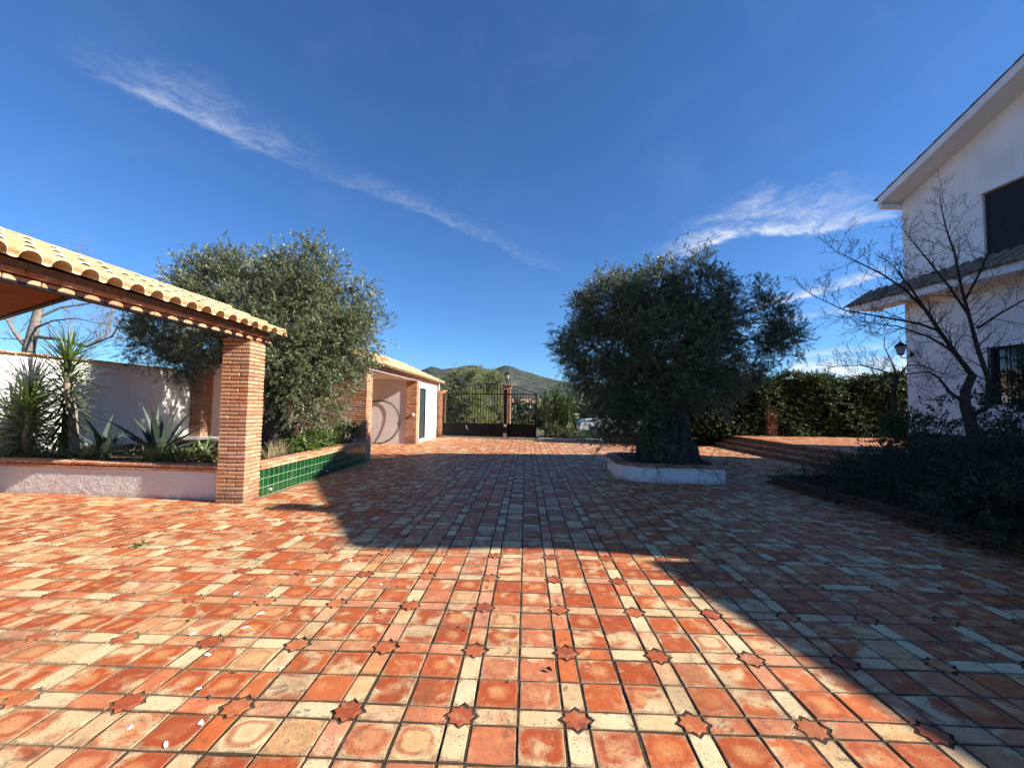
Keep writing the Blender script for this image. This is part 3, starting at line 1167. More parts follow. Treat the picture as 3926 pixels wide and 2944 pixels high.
pobj(MB().add([(-11.5, fwy(-11.5), -0.02), (-4.82, fwy(-4.82), -0.02), (-4.82, fwy(-4.82)+0.3, -0.02), (-11.5, fwy(-11.5)+0.3, -0.02),
               (-11.5, fwy(-11.5), 0.44), (-4.82, fwy(-4.82), 0.44), (-4.82, fwy(-4.82)+0.3, 0.44), (-11.5, fwy(-11.5)+0.3, 0.44)],
              [(0, 1, 5, 4), (1, 2, 6, 5), (2, 3, 7, 6), (3, 0, 4, 7), (4, 5, 6, 7)]), 'front_wall', M_LIME, planter, pl)
pobj(MB().box(-4.70, -4.425, 6.99, 11.74, -0.02, 0.44), 'side_wall', M_TGROUT, planter, pl)
pobj(MB().box(-9.5, -4.70, 11.60, 11.74, -0.02, 0.60), 'back_wall', M_PLASTER, planter, pl)
soil = MB().add([(-11.5, 7.3, 0.53), (-4.62, 7.05, 0.53), (-4.62, 11.62, 0.53), (-11.5, 11.62, 0.53)], [(0, 1, 2, 3)])
pobj(soil, 'soil', M_SOIL, planter, pl)
# front coping: a stretcher course and a header course on edge
fa = math.atan2(FW[1][1]-FW[0][1], FW[1][0]-FW[0][0])
rq = random.Random(4)
x = -9.6
while x < -4.95:
    link('coping_brick', ME_BRICK, planter, (x+0.1415-pl.x, fwy(x+0.14)+0.069-0.022-pl.y, 0.468), (0, 0, fa+rq.gauss(0, 0.006)))
    x += 0.295
ME_HEAD = MB().cbox(0.138, 0.283, BH, 0.006).mesh('header_brick', M_BRICK)
x = -9.6
while x < -4.92:
    link('coping_brick', ME_HEAD, planter, (x+0.069-pl.x, fwy(x+0.07)+0.1415-0.028-pl.y, 0.527+rq.uniform(-.003, .003)), (rq.gauss(0, .01), 0, fa+rq.gauss(0, 0.01)))
    x += 0.149
# side coping and green tiles
ME_HEADY = MB().cbox(0.283, 0.138, BH, 0.006).mesh('header_brick_side', M_BRICK)
y = 7.02
while y < 11.6:
    link('coping_brick', ME_BRICK, planter, (-4.405-0.069-pl.x+0.012, y+0.1415-pl.y, 0.468), (0, 0, math.pi/2+rq.gauss(0, .006)))
    y += 0.295
y = 7.02
while y < 11.66:
    link('coping_brick', ME_HEADY, planter, (-4.40-0.1415-pl.x+0.016, y+0.069-pl.y, 0.527+rq.uniform(-.004, .004)), (0, rq.gauss(0, .012), rq.gauss(0, .012)))
    y += 0.149
GT = 0.148
ME_GT = MB().cbox(0.012, GT-0.010, GT-0.010, 0.0025).mesh('green_tile', M_GREEN)
for r_ in range(3):
    for c in range(32):
        y = 7.0+c*GT+GT/2
        if y > 11.72:
            continue
        link('green_tile', ME_GT, planter, (-4.4275-pl.x, y-pl.y, 0.44-GT/2-r_*GT+0.003-0.006), (rq.gauss(0, .003), rq.gauss(0, .004), rq.gauss(0, .008)))
for y in (7.32, 9.42):
    o = MB().lathe([(0.016, 0), (0.02, 0.0), (0.02, 0.03), (0.012, 0.032)], 10).obj('drain_spout', M_WHITEP, planter, loc=(-4.414-pl.x, y-pl.y, 0.075), rot=(0, math.pi/2, 0))

# ------------------------------------------------------------------ boundary wall behind the planter
bw = empty('boundary_wall', (-9.5, 9, 0))
tag(bw, 'white rendered boundary wall with a clay tile cap behind the yuccas', 'wall')
bl = Vector((-9.5, 9, 0))
pobj(MB().box(-9.75, -9.5, 2.0, 11.95, 0, 2.42), 'wall_face', M_PLASTER, bw, bl)
rq = random.Random(14)
for k in range(30):
    y = 4.0+k*0.265
    o = MB().cbox(0.40, 0.255, 0.03, 0.006).obj('cap_tile', M_BRICK, bw, loc=(-9.62-bl.x, y-bl.y, 2.445+rq.uniform(-.004, .004)), rot=(0, rq.gauss(0.08, .02), rq.gauss(0, .01)))
pm = pillar((-9.38, 11.98, 0), 42, 0.0, False, material=M_BRICK_OLD)
tag(pm, 'weathered brick pillar standing against the white boundary wall', 'pillar')

# ------------------------------------------------------------------ carport and store behind
store = empty('store_building', (-6.5, 16, 0))
tag(store, 'low white store and carport with an ochre tiled roof beyond the planter', 'building')
sl = Vector((-6.5, 16, 0))
pobj(MB().box(-9.7, -4.70, 17.17, 17.37, -0.02, 2.6), 'end_wall', M_PLASTER_P, store, sl)
pobj(MB().box(-9.752, -9.502, 11.955, 21.3, -0.02, 2.7), 'rear_wall', M_PLASTER_P, store, sl)
# white front wall with a door opening
DY0, DY1, DZ0, DZ1 = 17.70, 18.72, 0.14, 2.29
fw_ = MB()
fw_.box(-4.62, -4.45, 17.56, DY0, -0.02, 2.6)
fw_.box(-4.62, -4.45, DY1, 21.15, -0.02, 2.6)
fw_.box(-4.62, -4.45, DY0, DY1, -0.02, DZ0)
fw_.box(-4.62, -4.45, DY0, DY1, DZ1, 2.6)
pobj(fw_, 'front_wall', M_PLASTER, store, sl)
pobj(MB().box(-9.7, -4.62, 21.0, 21.15, -0.02, 2.6), 'far_wall', M_PLASTER, store, sl)
door = pobj(MB().box(-4.50, -4.475, DY0+0.03, DY1-0.03, DZ0+0.01, DZ1-0.03), 'door', M_DOOR, store, sl)
fr = MB()
fr.box(-4.52, -4.43, DY0, DY0+0.045, DZ0, DZ1)
fr.box(-4.52, -4.43, DY1-0.045, DY1, DZ0, DZ1)
fr.box(-4.52, -4.43, DY0+0.045, DY1-0.045, DZ1-0.045, DZ1)
pobj(fr, 'door_frame', M_DOOR, store, sl)
for zz in (0.3, 1.28):
    o = MB().box(-4.476, -4.466, DY0+0.16, DY1-0.16, zz, zz+0.82).obj('door_panel', M_DOOR, door)
o = MB().lathe([(0.012, 0), (0.012, 0.04), (0.028, 0.045), (0.028, 0.06), (0.01, 0.066)], 10).obj('door_handle', M_BLACK, door, loc=(-4.475, DY1-0.13, 1.15), rot=(0, math.pi/2, 0))
for zz in (0.5, 1.3, 2.0):
    MB().box(-4.474, -4.455, DY1-0.055, DY1-0.012, zz, zz+0.09).obj('hinge', M_BLACK, door)
pobj(MB().box(-9.5, -4.42, 11.5, 21.3, 2.60, 2.63), 'ceiling', M_PLASTER_P, store, sl)
pobj(MB().box(-4.84, -4.40, 11.6, 17.6, 2.545, 2.598), 'lintel', M_PLASTER_P, store, sl)
for lev, (xf, z) in enumerate(((-4.40, 2.585), (-4.37, 2.635))):
    for k in range(35):
        y = 11.5+lev*0.14+k*0.293
        if y > 21.3:
            continue
        link('corbel_brick', MB and ME_BRICK, store, (xf-0.069-sl.x, y-sl.y, z), (0, 0, math.pi/2))
before = set(bpy.data.objects)
tiled_roof(store, -4.13, 2.645, 0.44, 11.5, 41, 7)
for o in set(bpy.data.objects)-before:
    rel(o, sl)
xr = -4.2-7*0.35*math.cos(math.atan(0.44))
zr = 2.665+7*0.35*math.sin(math.atan(0.44))
deck = MB().add([(-4.40, 11.4, 2.70), (-4.40, 21.5, 2.70), (xr-0.1, 21.5, zr-0.01), (xr-0.1, 11.4, zr-0.01),
                 (-4.40, 11.4, 2.64), (-4.40, 21.5, 2.64), (xr-0.1, 21.5, zr-0.06), (xr-0.1, 11.4, zr-0.06)],
                [(3, 2, 1, 0), (4, 5, 6, 7), (0, 1, 5, 4), (1, 2, 6, 5), (2, 3, 7, 6), (3, 0, 4, 7)])
pobj(deck, 'roof_deck', M_RIDGE, store, sl)
back = MB().add([(xr-0.1, 11.4, zr-0.0), (xr-0.1, 21.5, zr-0.0), (-9.9, 21.5, 2.75), (-9.9, 11.4, 2.75),
                 (xr-0.1, 11.4, zr-0.06), (xr-0.1, 21.5, zr-0.06), (-9.9, 21.5, 2.69), (-9.9, 11.4, 2.69)],
                [(3, 2, 1, 0), (4, 5, 6, 7), (0, 1, 5, 4), (1, 2, 6, 5), (2, 3, 7, 6), (3, 0, 4, 7)])
pobj(back, 'rear_roof_slope', M_RIDGE, store, sl)
for k in range(34):
    y = 11.5+k*0.3
    a = [[(x_, 0.10*math.cos(q*math.pi/6), 0.085*math.sin(q*math.pi/6)) for q in range(7)] for x_ in (0.0, 0.32)]
    v = a[0]+a[1]
    f = [(i, i+1, 8+i, 7+i) for i in range(6)]
    o = MB().add(v, f+[(6, 5, 4, 3, 2, 1, 0), (7, 8, 9, 10, 11, 12, 13)]).obj('ridge_tile', M_RIDGE, store, loc=(xr-sl.x-0.02, y-sl.y, zr+0.03), rot=(0, 0.02, math.pi/2))
pobj(MB().tube([(-4.36, 21.2, 2.6), (-4.36, 21.2, 2.3), (-4.40, 21.22, 2.25)], 0.035, 8), 'downpipe', M_WHITEP, store, sl)

# big double hoop leaning on the carport wall
hoop = empty('double_hoop', (-5.90, 17.12, 0))
tag(hoop, 'large dark double metal hoop leaning against the carport wall', 'hoop')
for dy, Rr in ((0.0, 0.86), (-0.11, 0.84)):
    pts = [(Rr*math.cos(a), dy+0.10*(1-math.sin(a))*-1, 0.875+Rr*math.sin(a)) for a in [2*math.pi*k/40 for k in range(41)]]
    MB().tube(pts, 0.014, 6, cap=False).obj('ring', M_BLACK, hoop)
for k in range(6):
    a = k*math.pi/3+0.4
    MB().tube([(0.86*math.cos(a), -0.10*(1-math.sin(a)), 0.875+0.86*math.sin(a)), (0.84*math.cos(a), -0.11-0.10*(1-math.sin(a)), 0.875+0.84*math.sin(a))], 0.008, 5).obj('spacer', M_BLACK, hoop)

# table in the carport
tb = empty('wooden_table', (-7.45, 14.3, 0))
tag(tb, 'dark wooden trestle table in the carport behind the planter', 'table')
MB().box(-0.45, 0.45, -0.35, 0.35, 0.86, 0.93).obj('table_top', M_TABLE, tb)
for sx in (-1, 1):
    for sy in (-1, 1):
        MB().box(sx*0.34-0.035, sx*0.34+0.035, sy*0.27-0.035, sy*0.27+0.035, 0, 0.86).obj('leg', M_TABLE, tb)
MB().tube([(-0.34, -0.27, 0.82), (0.02, -0.27, 0.1)], 0.03, 4).obj('brace', M_TABLE, tb)

# ------------------------------------------------------------------ terrace and steps on the right
TX = 8.10
terr = MB()
terr.box(TX+0.84, 30, 9.6, 19.4, -0.02, 0.470)
terr.box(TX+0.56, TX+0.84, 9.6, 19.4, -0.02, 0.465)
terrace = terr.obj('terrace', M_GROUT)
tag(terrace, kind='structure')
rq = random.Random(21)
ME_ST_T = MB().cbox(0.28, 0.268, 0.035, 0.006).mesh('step_tile', M_TSQ)
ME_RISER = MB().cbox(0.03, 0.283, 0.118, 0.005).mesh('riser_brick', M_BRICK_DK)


def add_uv(me_):
    l = me_.uv_layers.new(name='UVMap')
    xs = [v.co.x for v in me_.vertices]
    ys = [v.co.y for v in me_.vertices]
    x0, x1, y0, y1 = min(xs), max(xs), min(ys), max(ys)
    for lp in me_.loops:
        c = me_.vertices[lp.vertex_index].co
        l.data[lp.index].uv = ((c.x-x0)/(x1-x0), (c.y-y0)/(y1-y0))


add_uv(ME_ST_T)
steps = MB()
for k in range(2):
    steps.box(TX+0.28*k+0.012, TX+0.56+0.004*k, 9.62+0.004*k, 19.36-0.004*k, -0.02, 0.16*(k+1)-0.02)
stp = steps.obj('terrace_steps', M_GROUT)
tag(stp, kind='structure')
for k in range(3):
    for q in range(35):
        y = 9.75+q*0.278
        par = stp if k < 2 else terrace
        link('step_tile', ME_ST_T, par, (TX+0.28*k+0.13, y, 0.16*(k+1)-0.018+rq.uniform(-.002, .002)), (0, rq.gauss(0, .006), rq.gauss(0, .006)))
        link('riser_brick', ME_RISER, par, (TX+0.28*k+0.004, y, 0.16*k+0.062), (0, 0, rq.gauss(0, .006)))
# terrace pavers (seen edge on, far away)
tv, tf, tr_, tuv = [], [], [], []
for i in range(34):
    for j in range(43):
        x, y = TX+0.84+0.05+i*0.226+0.11, 9.7+j*0.226
        if y > 19.35 or x < 1.0 or not in_view(x, y, 0.6) or x > 16:
            continue
        b = len(tv)
        zz = 0.478+rq.uniform(-.0015, .0015)
        for p in SQ[0]:
            tv.append((x+p[0], y+p[1], zz+p[2]))
        rn = rq.random()
        for f in SQ[1]:
            tf.append(tuple(t+b for t in f))
            tr_.append(rn)
            tuv += [SQ[2][t] for t in f]
me = bpy.data.meshes.new('terrace_pavers')
me.from_pydata(tv, [], tf)
me.materials.append(M_TSQ)
me.attributes.new('rnd', 'FLOAT', 'FACE').data.foreach_set('value', tr_)
me.uv_layers.new(name='UVMap').data.foreach_set('uv', np.array(tuv, np.float32).ravel())
tag(link('terrace_pavers', me, terrace), kind='stuff')

# ------------------------------------------------------------------ house on the right
HA = rad(-5)
HC = Vector((10.08, 11.6, 0))
HU = Vector((-math.sin(HA), -math.cos(HA), 0))     # along the gable wall towards the viewer
HN = Vector((-math.cos(HA), math.sin(HA), 0))      # out of the wall, towards the yard
house = empty('house', (HC.x, HC.y, 0), math.atan2(HU.y, HU.x))
# local frame: +x along the wall towards the viewer, +y = to the right of that = into the house or out
_in = Matrix.Rotation(house.rotation_euler.z, 4, 'Z') @ Vector((0, 1, 0))
OUT = -1.0 if _in.dot(HN) < 0 else 1.0            # local y sign that points out to the yard
tag(house, 'two-storey white house with a gabled roof and dark shuttered windows', 'house')


def hbox(mb, u0, u1, o0, o1, z0, z1):
    a, b = sorted((OUT*o0, OUT*o1))
    return mb.box(u0, u1, a, b, z0, z1)


EZ, SL, UA = 7.20, 0.40, 3.7
AZ_ = EZ+SL*UA
WIN = [(1.87, 3.35, 5.03, 6.49), (1.84, 3.4, 1.75, 3.01)]
# gable wall built as strips round the two window openings
wall = MB()
NEZ = 7.03  # unseen near eave, its height shaped for the shadow on the yard


def roofline(u):
    return EZ+SL*u if u <= UA else AZ_+(NEZ-AZ_)*(u-UA)/(8.6-UA)


def wall_col(u0, u1, z0, z1=None):
    """upright piece of wall; without z1 it runs up to the roof line"""
    ta, tb = (z1, z1) if z1 else (roofline(u0), roofline(u1))
    y0_, y1_ = sorted((OUT*-0.3, 0.0))
    v_ = [(u0, y0_, z0), (u1, y0_, z0), (u1, y1_, z0), (u0, y1_, z0), (u0, y0_, ta), (u1, y0_, tb), (u1, y1_, tb), (u0, y1_, ta)]
    wall.add(v_, [(0, 3, 2, 1), (4, 5, 6, 7), (0, 1, 5, 4), (1, 2, 6, 5), (2, 3, 7, 6), (3, 0, 4, 7)])


wall_col(0, 1.84, 1.04)
wall_col(1.84, WIN[0][0], 3.01)
wall_col(1.84, WIN[0][0], 1.04, 1.75)
wall_col(WIN[0][0], WIN[0][1], 1.04, 1.75)
wall_col(WIN[0][0], WIN[0][1], 3.01, 5.03)
wall_col(WIN[0][0], WIN[0][1], 6.49)
wall_col(WIN[0][1], WIN[1][1], 3.01)
wall_col(WIN[0][1], WIN[1][1], 1.04, 1.75)
wall_col(WIN[1][1], UA, 1.04)
wall_col(UA, 8.6, 1.04)
wall.obj('gable_wall', M_PLASTER, house)
w2 = MB()
hbox(w2, 0, 0.3, -9, -0.3, 1.04, EZ)
hbox(w2, 8.3, 8.6, -9, -0.3, 1.04, NEZ-0.01)
hbox(w2, 0.3, 8.3, -9, -8.7, 1.04, EZ)
w2.obj('side_wall', M_PLASTER, house)
pln = MB()
hbox(pln, -0.02, 8.62, -9.02, 0.03, 0.0, 1.04)
pln.obj('plinth', M_STONE, house)


def slope_slab(u0, z0, u1, z1, o0, o1, th0, th1):
    """roof slab between two (u,z) points, from th0 below to th1 above"""
    a, b = sorted((OUT*o0, OUT*o1))
    v = [(u0, a, z0+th0), (u1, a, z1+th0), (u1, b, z1+th0), (u0, b, z0+th0), (u0, a, z0+th1), (u1, a, z1+th1), (u1, b, z1+th1), (u0, b, z0+th1)]
    return v, [(0, 3, 2, 1), (4, 5, 6, 7), (0, 1, 5, 4), (1, 2, 6, 5), (2, 3, 7, 6), (3, 0, 4, 7)]


OV = 0.56
roof = MB()
v, f = slope_slab(-0.10, EZ-SL*0.10, UA, AZ_, -9.3, OV, 0.004, 0.20)
roof.add(v, f)
ns = (NEZ-AZ_)/(8.6-UA)
v, f = slope_slab(UA, AZ_, 8.95, NEZ+ns*0.35, -9.3, OV, 0.004, 0.20)
roof.add(v, f)
rf = roof.obj('roof', M_PLASTER, house)
hbox(MB(), -0.10, 0.0, -9.3, OV, EZ-0.14, EZ-0.04).obj('eave_soffit', M_PLASTER, house)
# verge tiles, overlapping up the slope
M_ROOF_G = mat('grey_roof_tile', simple((0.33, 0.235, 0.165), 0.9, 9.0, 0.4, 0.4))
for k in range(10):
    u0 = -0.22+k*0.40
    z0 = EZ+SL*u0+0.2
    u1 = u0+0.44
    v, f = slope_slab(u0, z0+0.022, u1, z0+SL*0.44, OV-0.25, OV+0.02, 0.003, 0.024)
    MB().add(v, f).obj('verge_tile', M_ROOF_G, rf)
# field tiles seen from elsewhere
for k in range(34):
    a = OV-0.36-k*0.27
    mb = MB()
    pts0 = [(0.10*math.cos(q*math.pi/5), 0.07*math.sin(q*math.pi/5)) for q in range(6)]
    v = [(-0.25, OUT*(a)+p[0], EZ-SL*0.25+0.205+p[1]) for p in pts0]+[(UA, OUT*(a)+p[0], AZ_+0.205+p[1]) for p in pts0]
    v2 = [(UA, OUT*(a)+p[0], AZ_+0.205+p[1]) for p in pts0]+[(9.05, OUT*(a)+p[0], NEZ+ns*0.45+0.205+p[1]) for p in pts0]
    f = [(i, i+1, 7+i, 6+i) for i in range(5)]+[(5, 4, 3, 2, 1, 0), (6, 7, 8, 9, 10, 11)]
    mb.add(v, f)
    mb.add(v2, f)
    mb.obj('tile_row', M_ROOF_G, rf)
rg = MB()
rg.tube([(UA, OUT*(OV+0.02), AZ_+0.22), (UA, OUT*-9.3, AZ_+0.22)], 0.11, 8)
rg.obj('ridge', M_ROOF_G, rf)
ch = MB()
hbox(ch, 7.62, 7.94, -0.75, -0.41, 7.1, 8.6)
hbox(ch, 7.58, 7.98, -0.79, -0.37, 8.6, 8.7)
ch.obj('chimney', M_PLASTER, rf)
# unseen lower wing, added and pitched for its shadow on the yard
lw = MB()
hbox(lw, 8.62, 18, -7, 0.0, 0.0, 3.75)
lw.obj('shadow_wing_wall', M_PLASTER, house)
v, f = slope_slab(8.62, 5.28, 18, 4.0, -7.3, 0.5, -0.2, 0.0)
MB().add(v, f).obj('shadow_wing_roof', M_ROOF_G, house)
# upper shutters and lower barred window
for wi, (u0, u1, z0, z1) in enumerate(WIN):
    wn = MB()
    fwid = 0.05
    for a0, a1, b0, b1 in ((u0, u0+fwid, z0, z1), (u1-fwid, u1, z0, z1), (u0+fwid, u1-fwid, z0, z0+fwid), (u0+fwid, u1-fwid, z1-fwid, z1), ((u0+u1)/2-0.035, (u0+u1)/2+0.035, z0+fwid, z1-fwid)):
        hbox(wn, a0, a1, -0.12, -0.06, b0, b1)
    win = wn.obj('window_shutter' if wi == 0 else 'window_frame', M_SHUT, house)
    hbox(MB(), u0+0.02, u1-0.02, -0.14, -0.125, z0+0.02, z1-0.02).obj('backing' if wi == 0 else 'glass', M_SHUT if wi == 0 else M_CARG, win)
    if wi == 0:
        n = 30
        for half in ((u0+fwid, (u0+u1)/2-0.035), ((u0+u1)/2+0.035, u1-fwid)):
            for q in range(n):
                z = z0+fwid+(q+0.5)*(z1-z0-2*fwid)/n
                a, b = sorted((OUT*-0.115, OUT*-0.07))
                hh = 0.018*(1 if OUT > 0 else -1)
                MB().add([(half[0], a, z-hh), (half[1], a, z-hh), (half[1], b, z+hh*-1.0), (half[0], b, z+hh*-1.0),
                          (half[0], a, z-hh+0.008+hh*2), (half[1], a, z-hh+0.008+hh*2), (half[1], b, z-hh+0.008), (half[0], b, z-hh+0.008)],
                         [(0, 3, 2, 1), (4, 5, 6, 7), (0, 1, 5, 4), (1, 2, 6, 5), (2, 3, 7, 6), (3, 0, 4, 7)]).obj('slat', M_SHUT, win)
    else:
        for q in range(8):
            uu = u0+0.08+q*(u1-u0-0.16)/7
            MB().tube([(uu, OUT*0.09, z0-0.03), (uu, OUT*0.09, z1+0.03)], 0.011, 6).obj('bar', M_BLACK, win)
        for zz in (z0+0.02, (z0+z1)/2, z1-0.02):
            MB().tube([(u0-0.03, OUT*0.09, zz), (u1+0.03, OUT*0.09, zz)], 0.011, 6).obj('cross_bar', M_BLACK, win)
MB_ = MB()
hbox(MB_, WIN[0][0]-0.06, WIN[0][1]+0.1, -0.02, 0.05, WIN[0][3]+0.003, WIN[0][3]+0.06)
MB_.obj('window_head', M_PLASTER, house)
# tiled pent roof along the wall, running past the corner
pent = MB()
v = []
PO = 0.72
for (o, z) in ((0.0, 5.0), (PO, 4.56), (PO, 4.375), (PO-0.08, 4.375), (PO-0.08, 4.47), (0.0, 4.82)):
    v.append((o, z))
n = len(v)
vv = [(-0.95, OUT*p[0], p[1]) for p in v]+[(8.6, OUT*p[0]+OUT*0.003, p[1]) for p in v]
ff = [(i, (i+1) % n, n+(i+1) % n, n+i) for i in range(n)]+[tuple(range(n-1, -1, -1)), tuple(range(n, 2*n))]
pent.add(vv, ff)
pt = pent.obj('pent_roof', M_PLASTER, house)
for k in range(38):
    u = -0.98+k*0.25
    pts0 = [(0.085*math.cos(q*math.pi/5), 0.065*math.sin(q*math.pi/5)) for q in range(6)]
    v = [(u+p[0], OUT*(PO+0.09), 4.525+p[1]) for p in pts0]+[(u+p[0]*0.9, OUT*0.01, 5.03+p[1]) for p in pts0]
    v += [(u+p[0]*0.82, OUT*(PO+0.09), 4.525+p[1]*0.8-0.004) for p in pts0]+[(u+p[0]*0.75, OUT*0.01, 5.02+p[1]*0.8) for p in pts0]
    f = [(i, i+1, 7+i, 6+i) for i in range(5)]+[(12+i+1, 12+i, 18+i, 19+i) for i in range(5)]+[(i+1, i, 12+i, 13+i) for i in range(5)]
    MB().add(v, f).obj('roof_tile', M_ROOF_G, pt)
    v = [(u+0.125+p[0]*0.75, OUT*(PO+0.05), 4.563-p[1]*0.45) for p in pts0]+[(u+0.125+p[0]*0.75, OUT*0.01, 5.045-p[1]*0.45) for p in pts0]
    f = [(i, i+1, 7+i, 6+i) for i in range(5)]
    MB().add(v, f).obj('channel_tile', M_ROOF_G, pt)
sf = MB()
hbox(sf, -0.9, 8.6, 0.0, PO-0.09, 4.44, 4.465)
sf.obj('soffit', M_PLASTER, pt)


def lantern(name, loc, label, base='post', s=1.0, rz=0.0, m=None):
    """six-sided lantern with a pointed lid"""
    root = empty(name, loc, rz)
    tag(root, label, 'lamp')
    z = 0.0
    if base == 'post':
        MB().lathe([(0.10*s, 0), (0.10*s, 0.02*s), (0.03*s, 0.05*s), (0.022*s, 0.14*s), (0.045*s, 0.17*s), (0.02*s, 0.19*s)], 10).obj('stem', M_BLACK, root, True)
        z = 0.19*s
    MB().lathe([(0.03*s, 0), (0.075*s, 0.03*s), (0.075*s, 0.045*s)], 6, (0, 0, z)).obj('base_cup', M_BLACK, root)
    MB().lathe([(0.065*s, 0), (0.108*s, 0.2*s)], 6, (0, 0, z+0.045*s)).obj('glass', M_LAMPGLASS, root)
    for k in range(6):
        a = 2*math.pi*k/6
        MB().tube([(0.072*s*math.cos(a), 0.072*s*math.sin(a), z+0.04*s), (0.115*s*math.cos(a), 0.115*s*math.sin(a), z+0.25*s)], 0.008*s, 4).obj('rib', M_BLACK, root)
    MB().lathe([(0.14*s, 0), (0.145*s, 0.015*s), (0.075*s, 0.075*s), (0.04*s, 0.095*s), (0.045*s, 0.11*s), (0.012*s, 0.13*s), (0.018*s, 0.15*s), (0.004*s, 0.19*s)], 6, (0, 0, z+0.245*s)).obj('lid', M_BLACK, root)
    return root


wl = lantern('wall_lantern', tuple(HC+HU*0.16+HN*0.32+Vector((0, 0, 3.04))), 'dark wall lantern on a bracket at the corner of the white house', 'wall', 0.95, 0.3)
br = MB().tube([(0, 0, 0.0), (0.0, 0, -0.05), (0.14, 0.0, -0.07), (0.32, 0.02, 0.03)], 0.014, 6)
o = br.obj('bracket', M_BLACK, wl, rot=(0, 0, math.atan2(-HN.y, -HN.x)-0.3))
MB().lathe([(0.055, 0), (0.06, 0.012), (0.03, 0.03)], 10).obj('wall_plate', M_BLACK, wl, loc=(0.31*math.cos(-0.3+math.atan2(-HN.y, -HN.x)), 0.31*math.sin(-0.3+math.atan2(-HN.y, -HN.x)), 0.03), rot=(0, -math.pi/2, math.atan2(-HN.y, -HN.x)-0.3))

# ------------------------------------------------------------------ gate
GA = math.atan2(-0.184, 1.0)
gate = empty('iron_gate', (-4.13, 21.2, 0), GA)
tag(gate, 'black iron gate with vertical bars, sheet metal foot and a low arched top', 'gate')
GW = 4.72
fm = MB()
fm.box(0, GW, -0.03, 0.03, 0.10, 0.16)
fm.box(0, GW, -0.03, 0.03, 0.67, 0.72)
fm.box(0, GW, -0.03, 0.03, 2.13, 2.18)
fm.box(0, 0.06, -0.031, 0.031, 0.06, 2.18)
fm.box(GW-0.06, GW, -0.031, 0.031, 0.06, 2.18)
fm.obj('frame', M_BLACK, gate)
xs = [0.06, 1.18, 2.38, 3.32, GW-0.06]
for a, b in zip(xs[:-1], xs[1:]):
    MB().box(a+0.004, b-0.004, -0.008, 0.008, 0.162, 0.668).obj('sheet_panel', M_PANEL, gate)
    MB().box(b-0.02, b+0.02, -0.028, 0.028, 0.162, 0.668).obj('divider', M_BLACK, gate)


def arch(u):
    return 2.18+0.46*math.sin(math.pi*min(1, max(0, u/GW)))


MB().tube([(0.03+k*(GW-0.06)/24, 0, arch(0.03+k*(GW-0.06)/24)+0.01) for k in range(25)], 0.02, 6).obj('arch', M_BLACK, gate)
nbar = 33
for k in range(nbar):
    u = 0.10+k*(GW-0.2)/(nbar-1)
    b = MB().tube([(u, 0, 0.70), (u, 0, max(2.16, arch(u)-0.14))], 0.018, 6)
    if arch(u) > 2.42:
        b.lathe([(0.006, 0), (0.024, 0.03), (0.012, 0.06), (0.002, 0.10)], 6, (u, 0, arch(u)-0.15))
    b.obj('bar', M_BLACK, gate)
MB().tube([(0.06, 0.0, 0.06), (0.06, 0.0, 0.0)], 0.03, 8).obj('wheel', M_RIM, gate)
gp = empty('gate_post', (-0.99, 20.58, 0), GA)
tag(gp, 'thick black steel post in front of the iron gate', 'post')
MB().box(-0.075, 0.075, -0.05, 0.05, 0, 2.36).obj('post', M_BLACK, gp)
MB().box(-0.06, 0.06, -0.085, -0.052, 0.60, 0.70).obj('lock_box', M_WHITEP, gp)
MB().box(-0.075, 0.075, -0.075, -0.052, 0.0, 0.28).obj('foot_plate', M_RIM, gp)
rib = MB().tube([(0, 0, 0.16), (0.02, -0.01, 0.08), (0.05, 0.0, 0.05), (0.06, -0.01, -0.06)], [0.02, 0.03, 0.022, 0.012], 5).obj('tied_cloth', M_WHITEP)
rib.location = (-2.93, 20.95, 0.45)
tag(rib, 'white scrap of cloth tied low on the iron gate', 'cloth')

lp_ = pillar((-0.995, 22.0, 0), 42, 0.0, False, cap=2)
tag(lp_, 'brick pillar behind the gate, topped by a lantern', 'pillar')
lantern('gate_lantern', (-1.0, 22.0, 42*CH+0.115), 'black six-sided lantern on the brick gate pillar', 'post', 1.15)
gl = pillar((-4.33, 21.42, 0), 36, GA, False, material=M_BRICK, cap=2)
tag(gl, 'brick gate pillar between the white store and the iron gate', 'pillar')

# low kerb that carries the gate track
kb = empty('gate_kerb', (0.6, 20.35, 0), GA)
tag(kb, 'pale low stone kerb running right from the iron gate', 'kerb')
for k in range(4):
    MB().cbox(0.72, 0.16, 0.10, 0.01).obj('kerb_stone', M_KERB, kb, loc=(0.36+k*0.73, 0.05, 0.045))

# drive beyond the gate
dr = MB().add([(-9, 21.62, -0.006), (-4.3, 21.62, -0.006), (8.1, 20.42, -0.006), (24, 20.42, -0.006), (24, 25.5, -0.006), (-9, 25.5, -0.006)], [(0, 1, 2, 3, 4, 5)]).obj('drive', M_DRIVE)
tag(dr, kind='structure')

# lamp post outside
lpo = lantern('street_lamp', (0.21, 26.0, 1.42), 'slim black lamp post seen through the gate bars', 'wall', 1.0)
MB().lathe([(0.09, 0), (0.09, 0.15), (0.05, 0.2), (0.035, 0.4), (0.028, 1.35), (0.045, 1.38), (0.02, 1.42)], 10).obj('pole', M_BLACK, lpo, True, loc=(0, 0, -1.42))

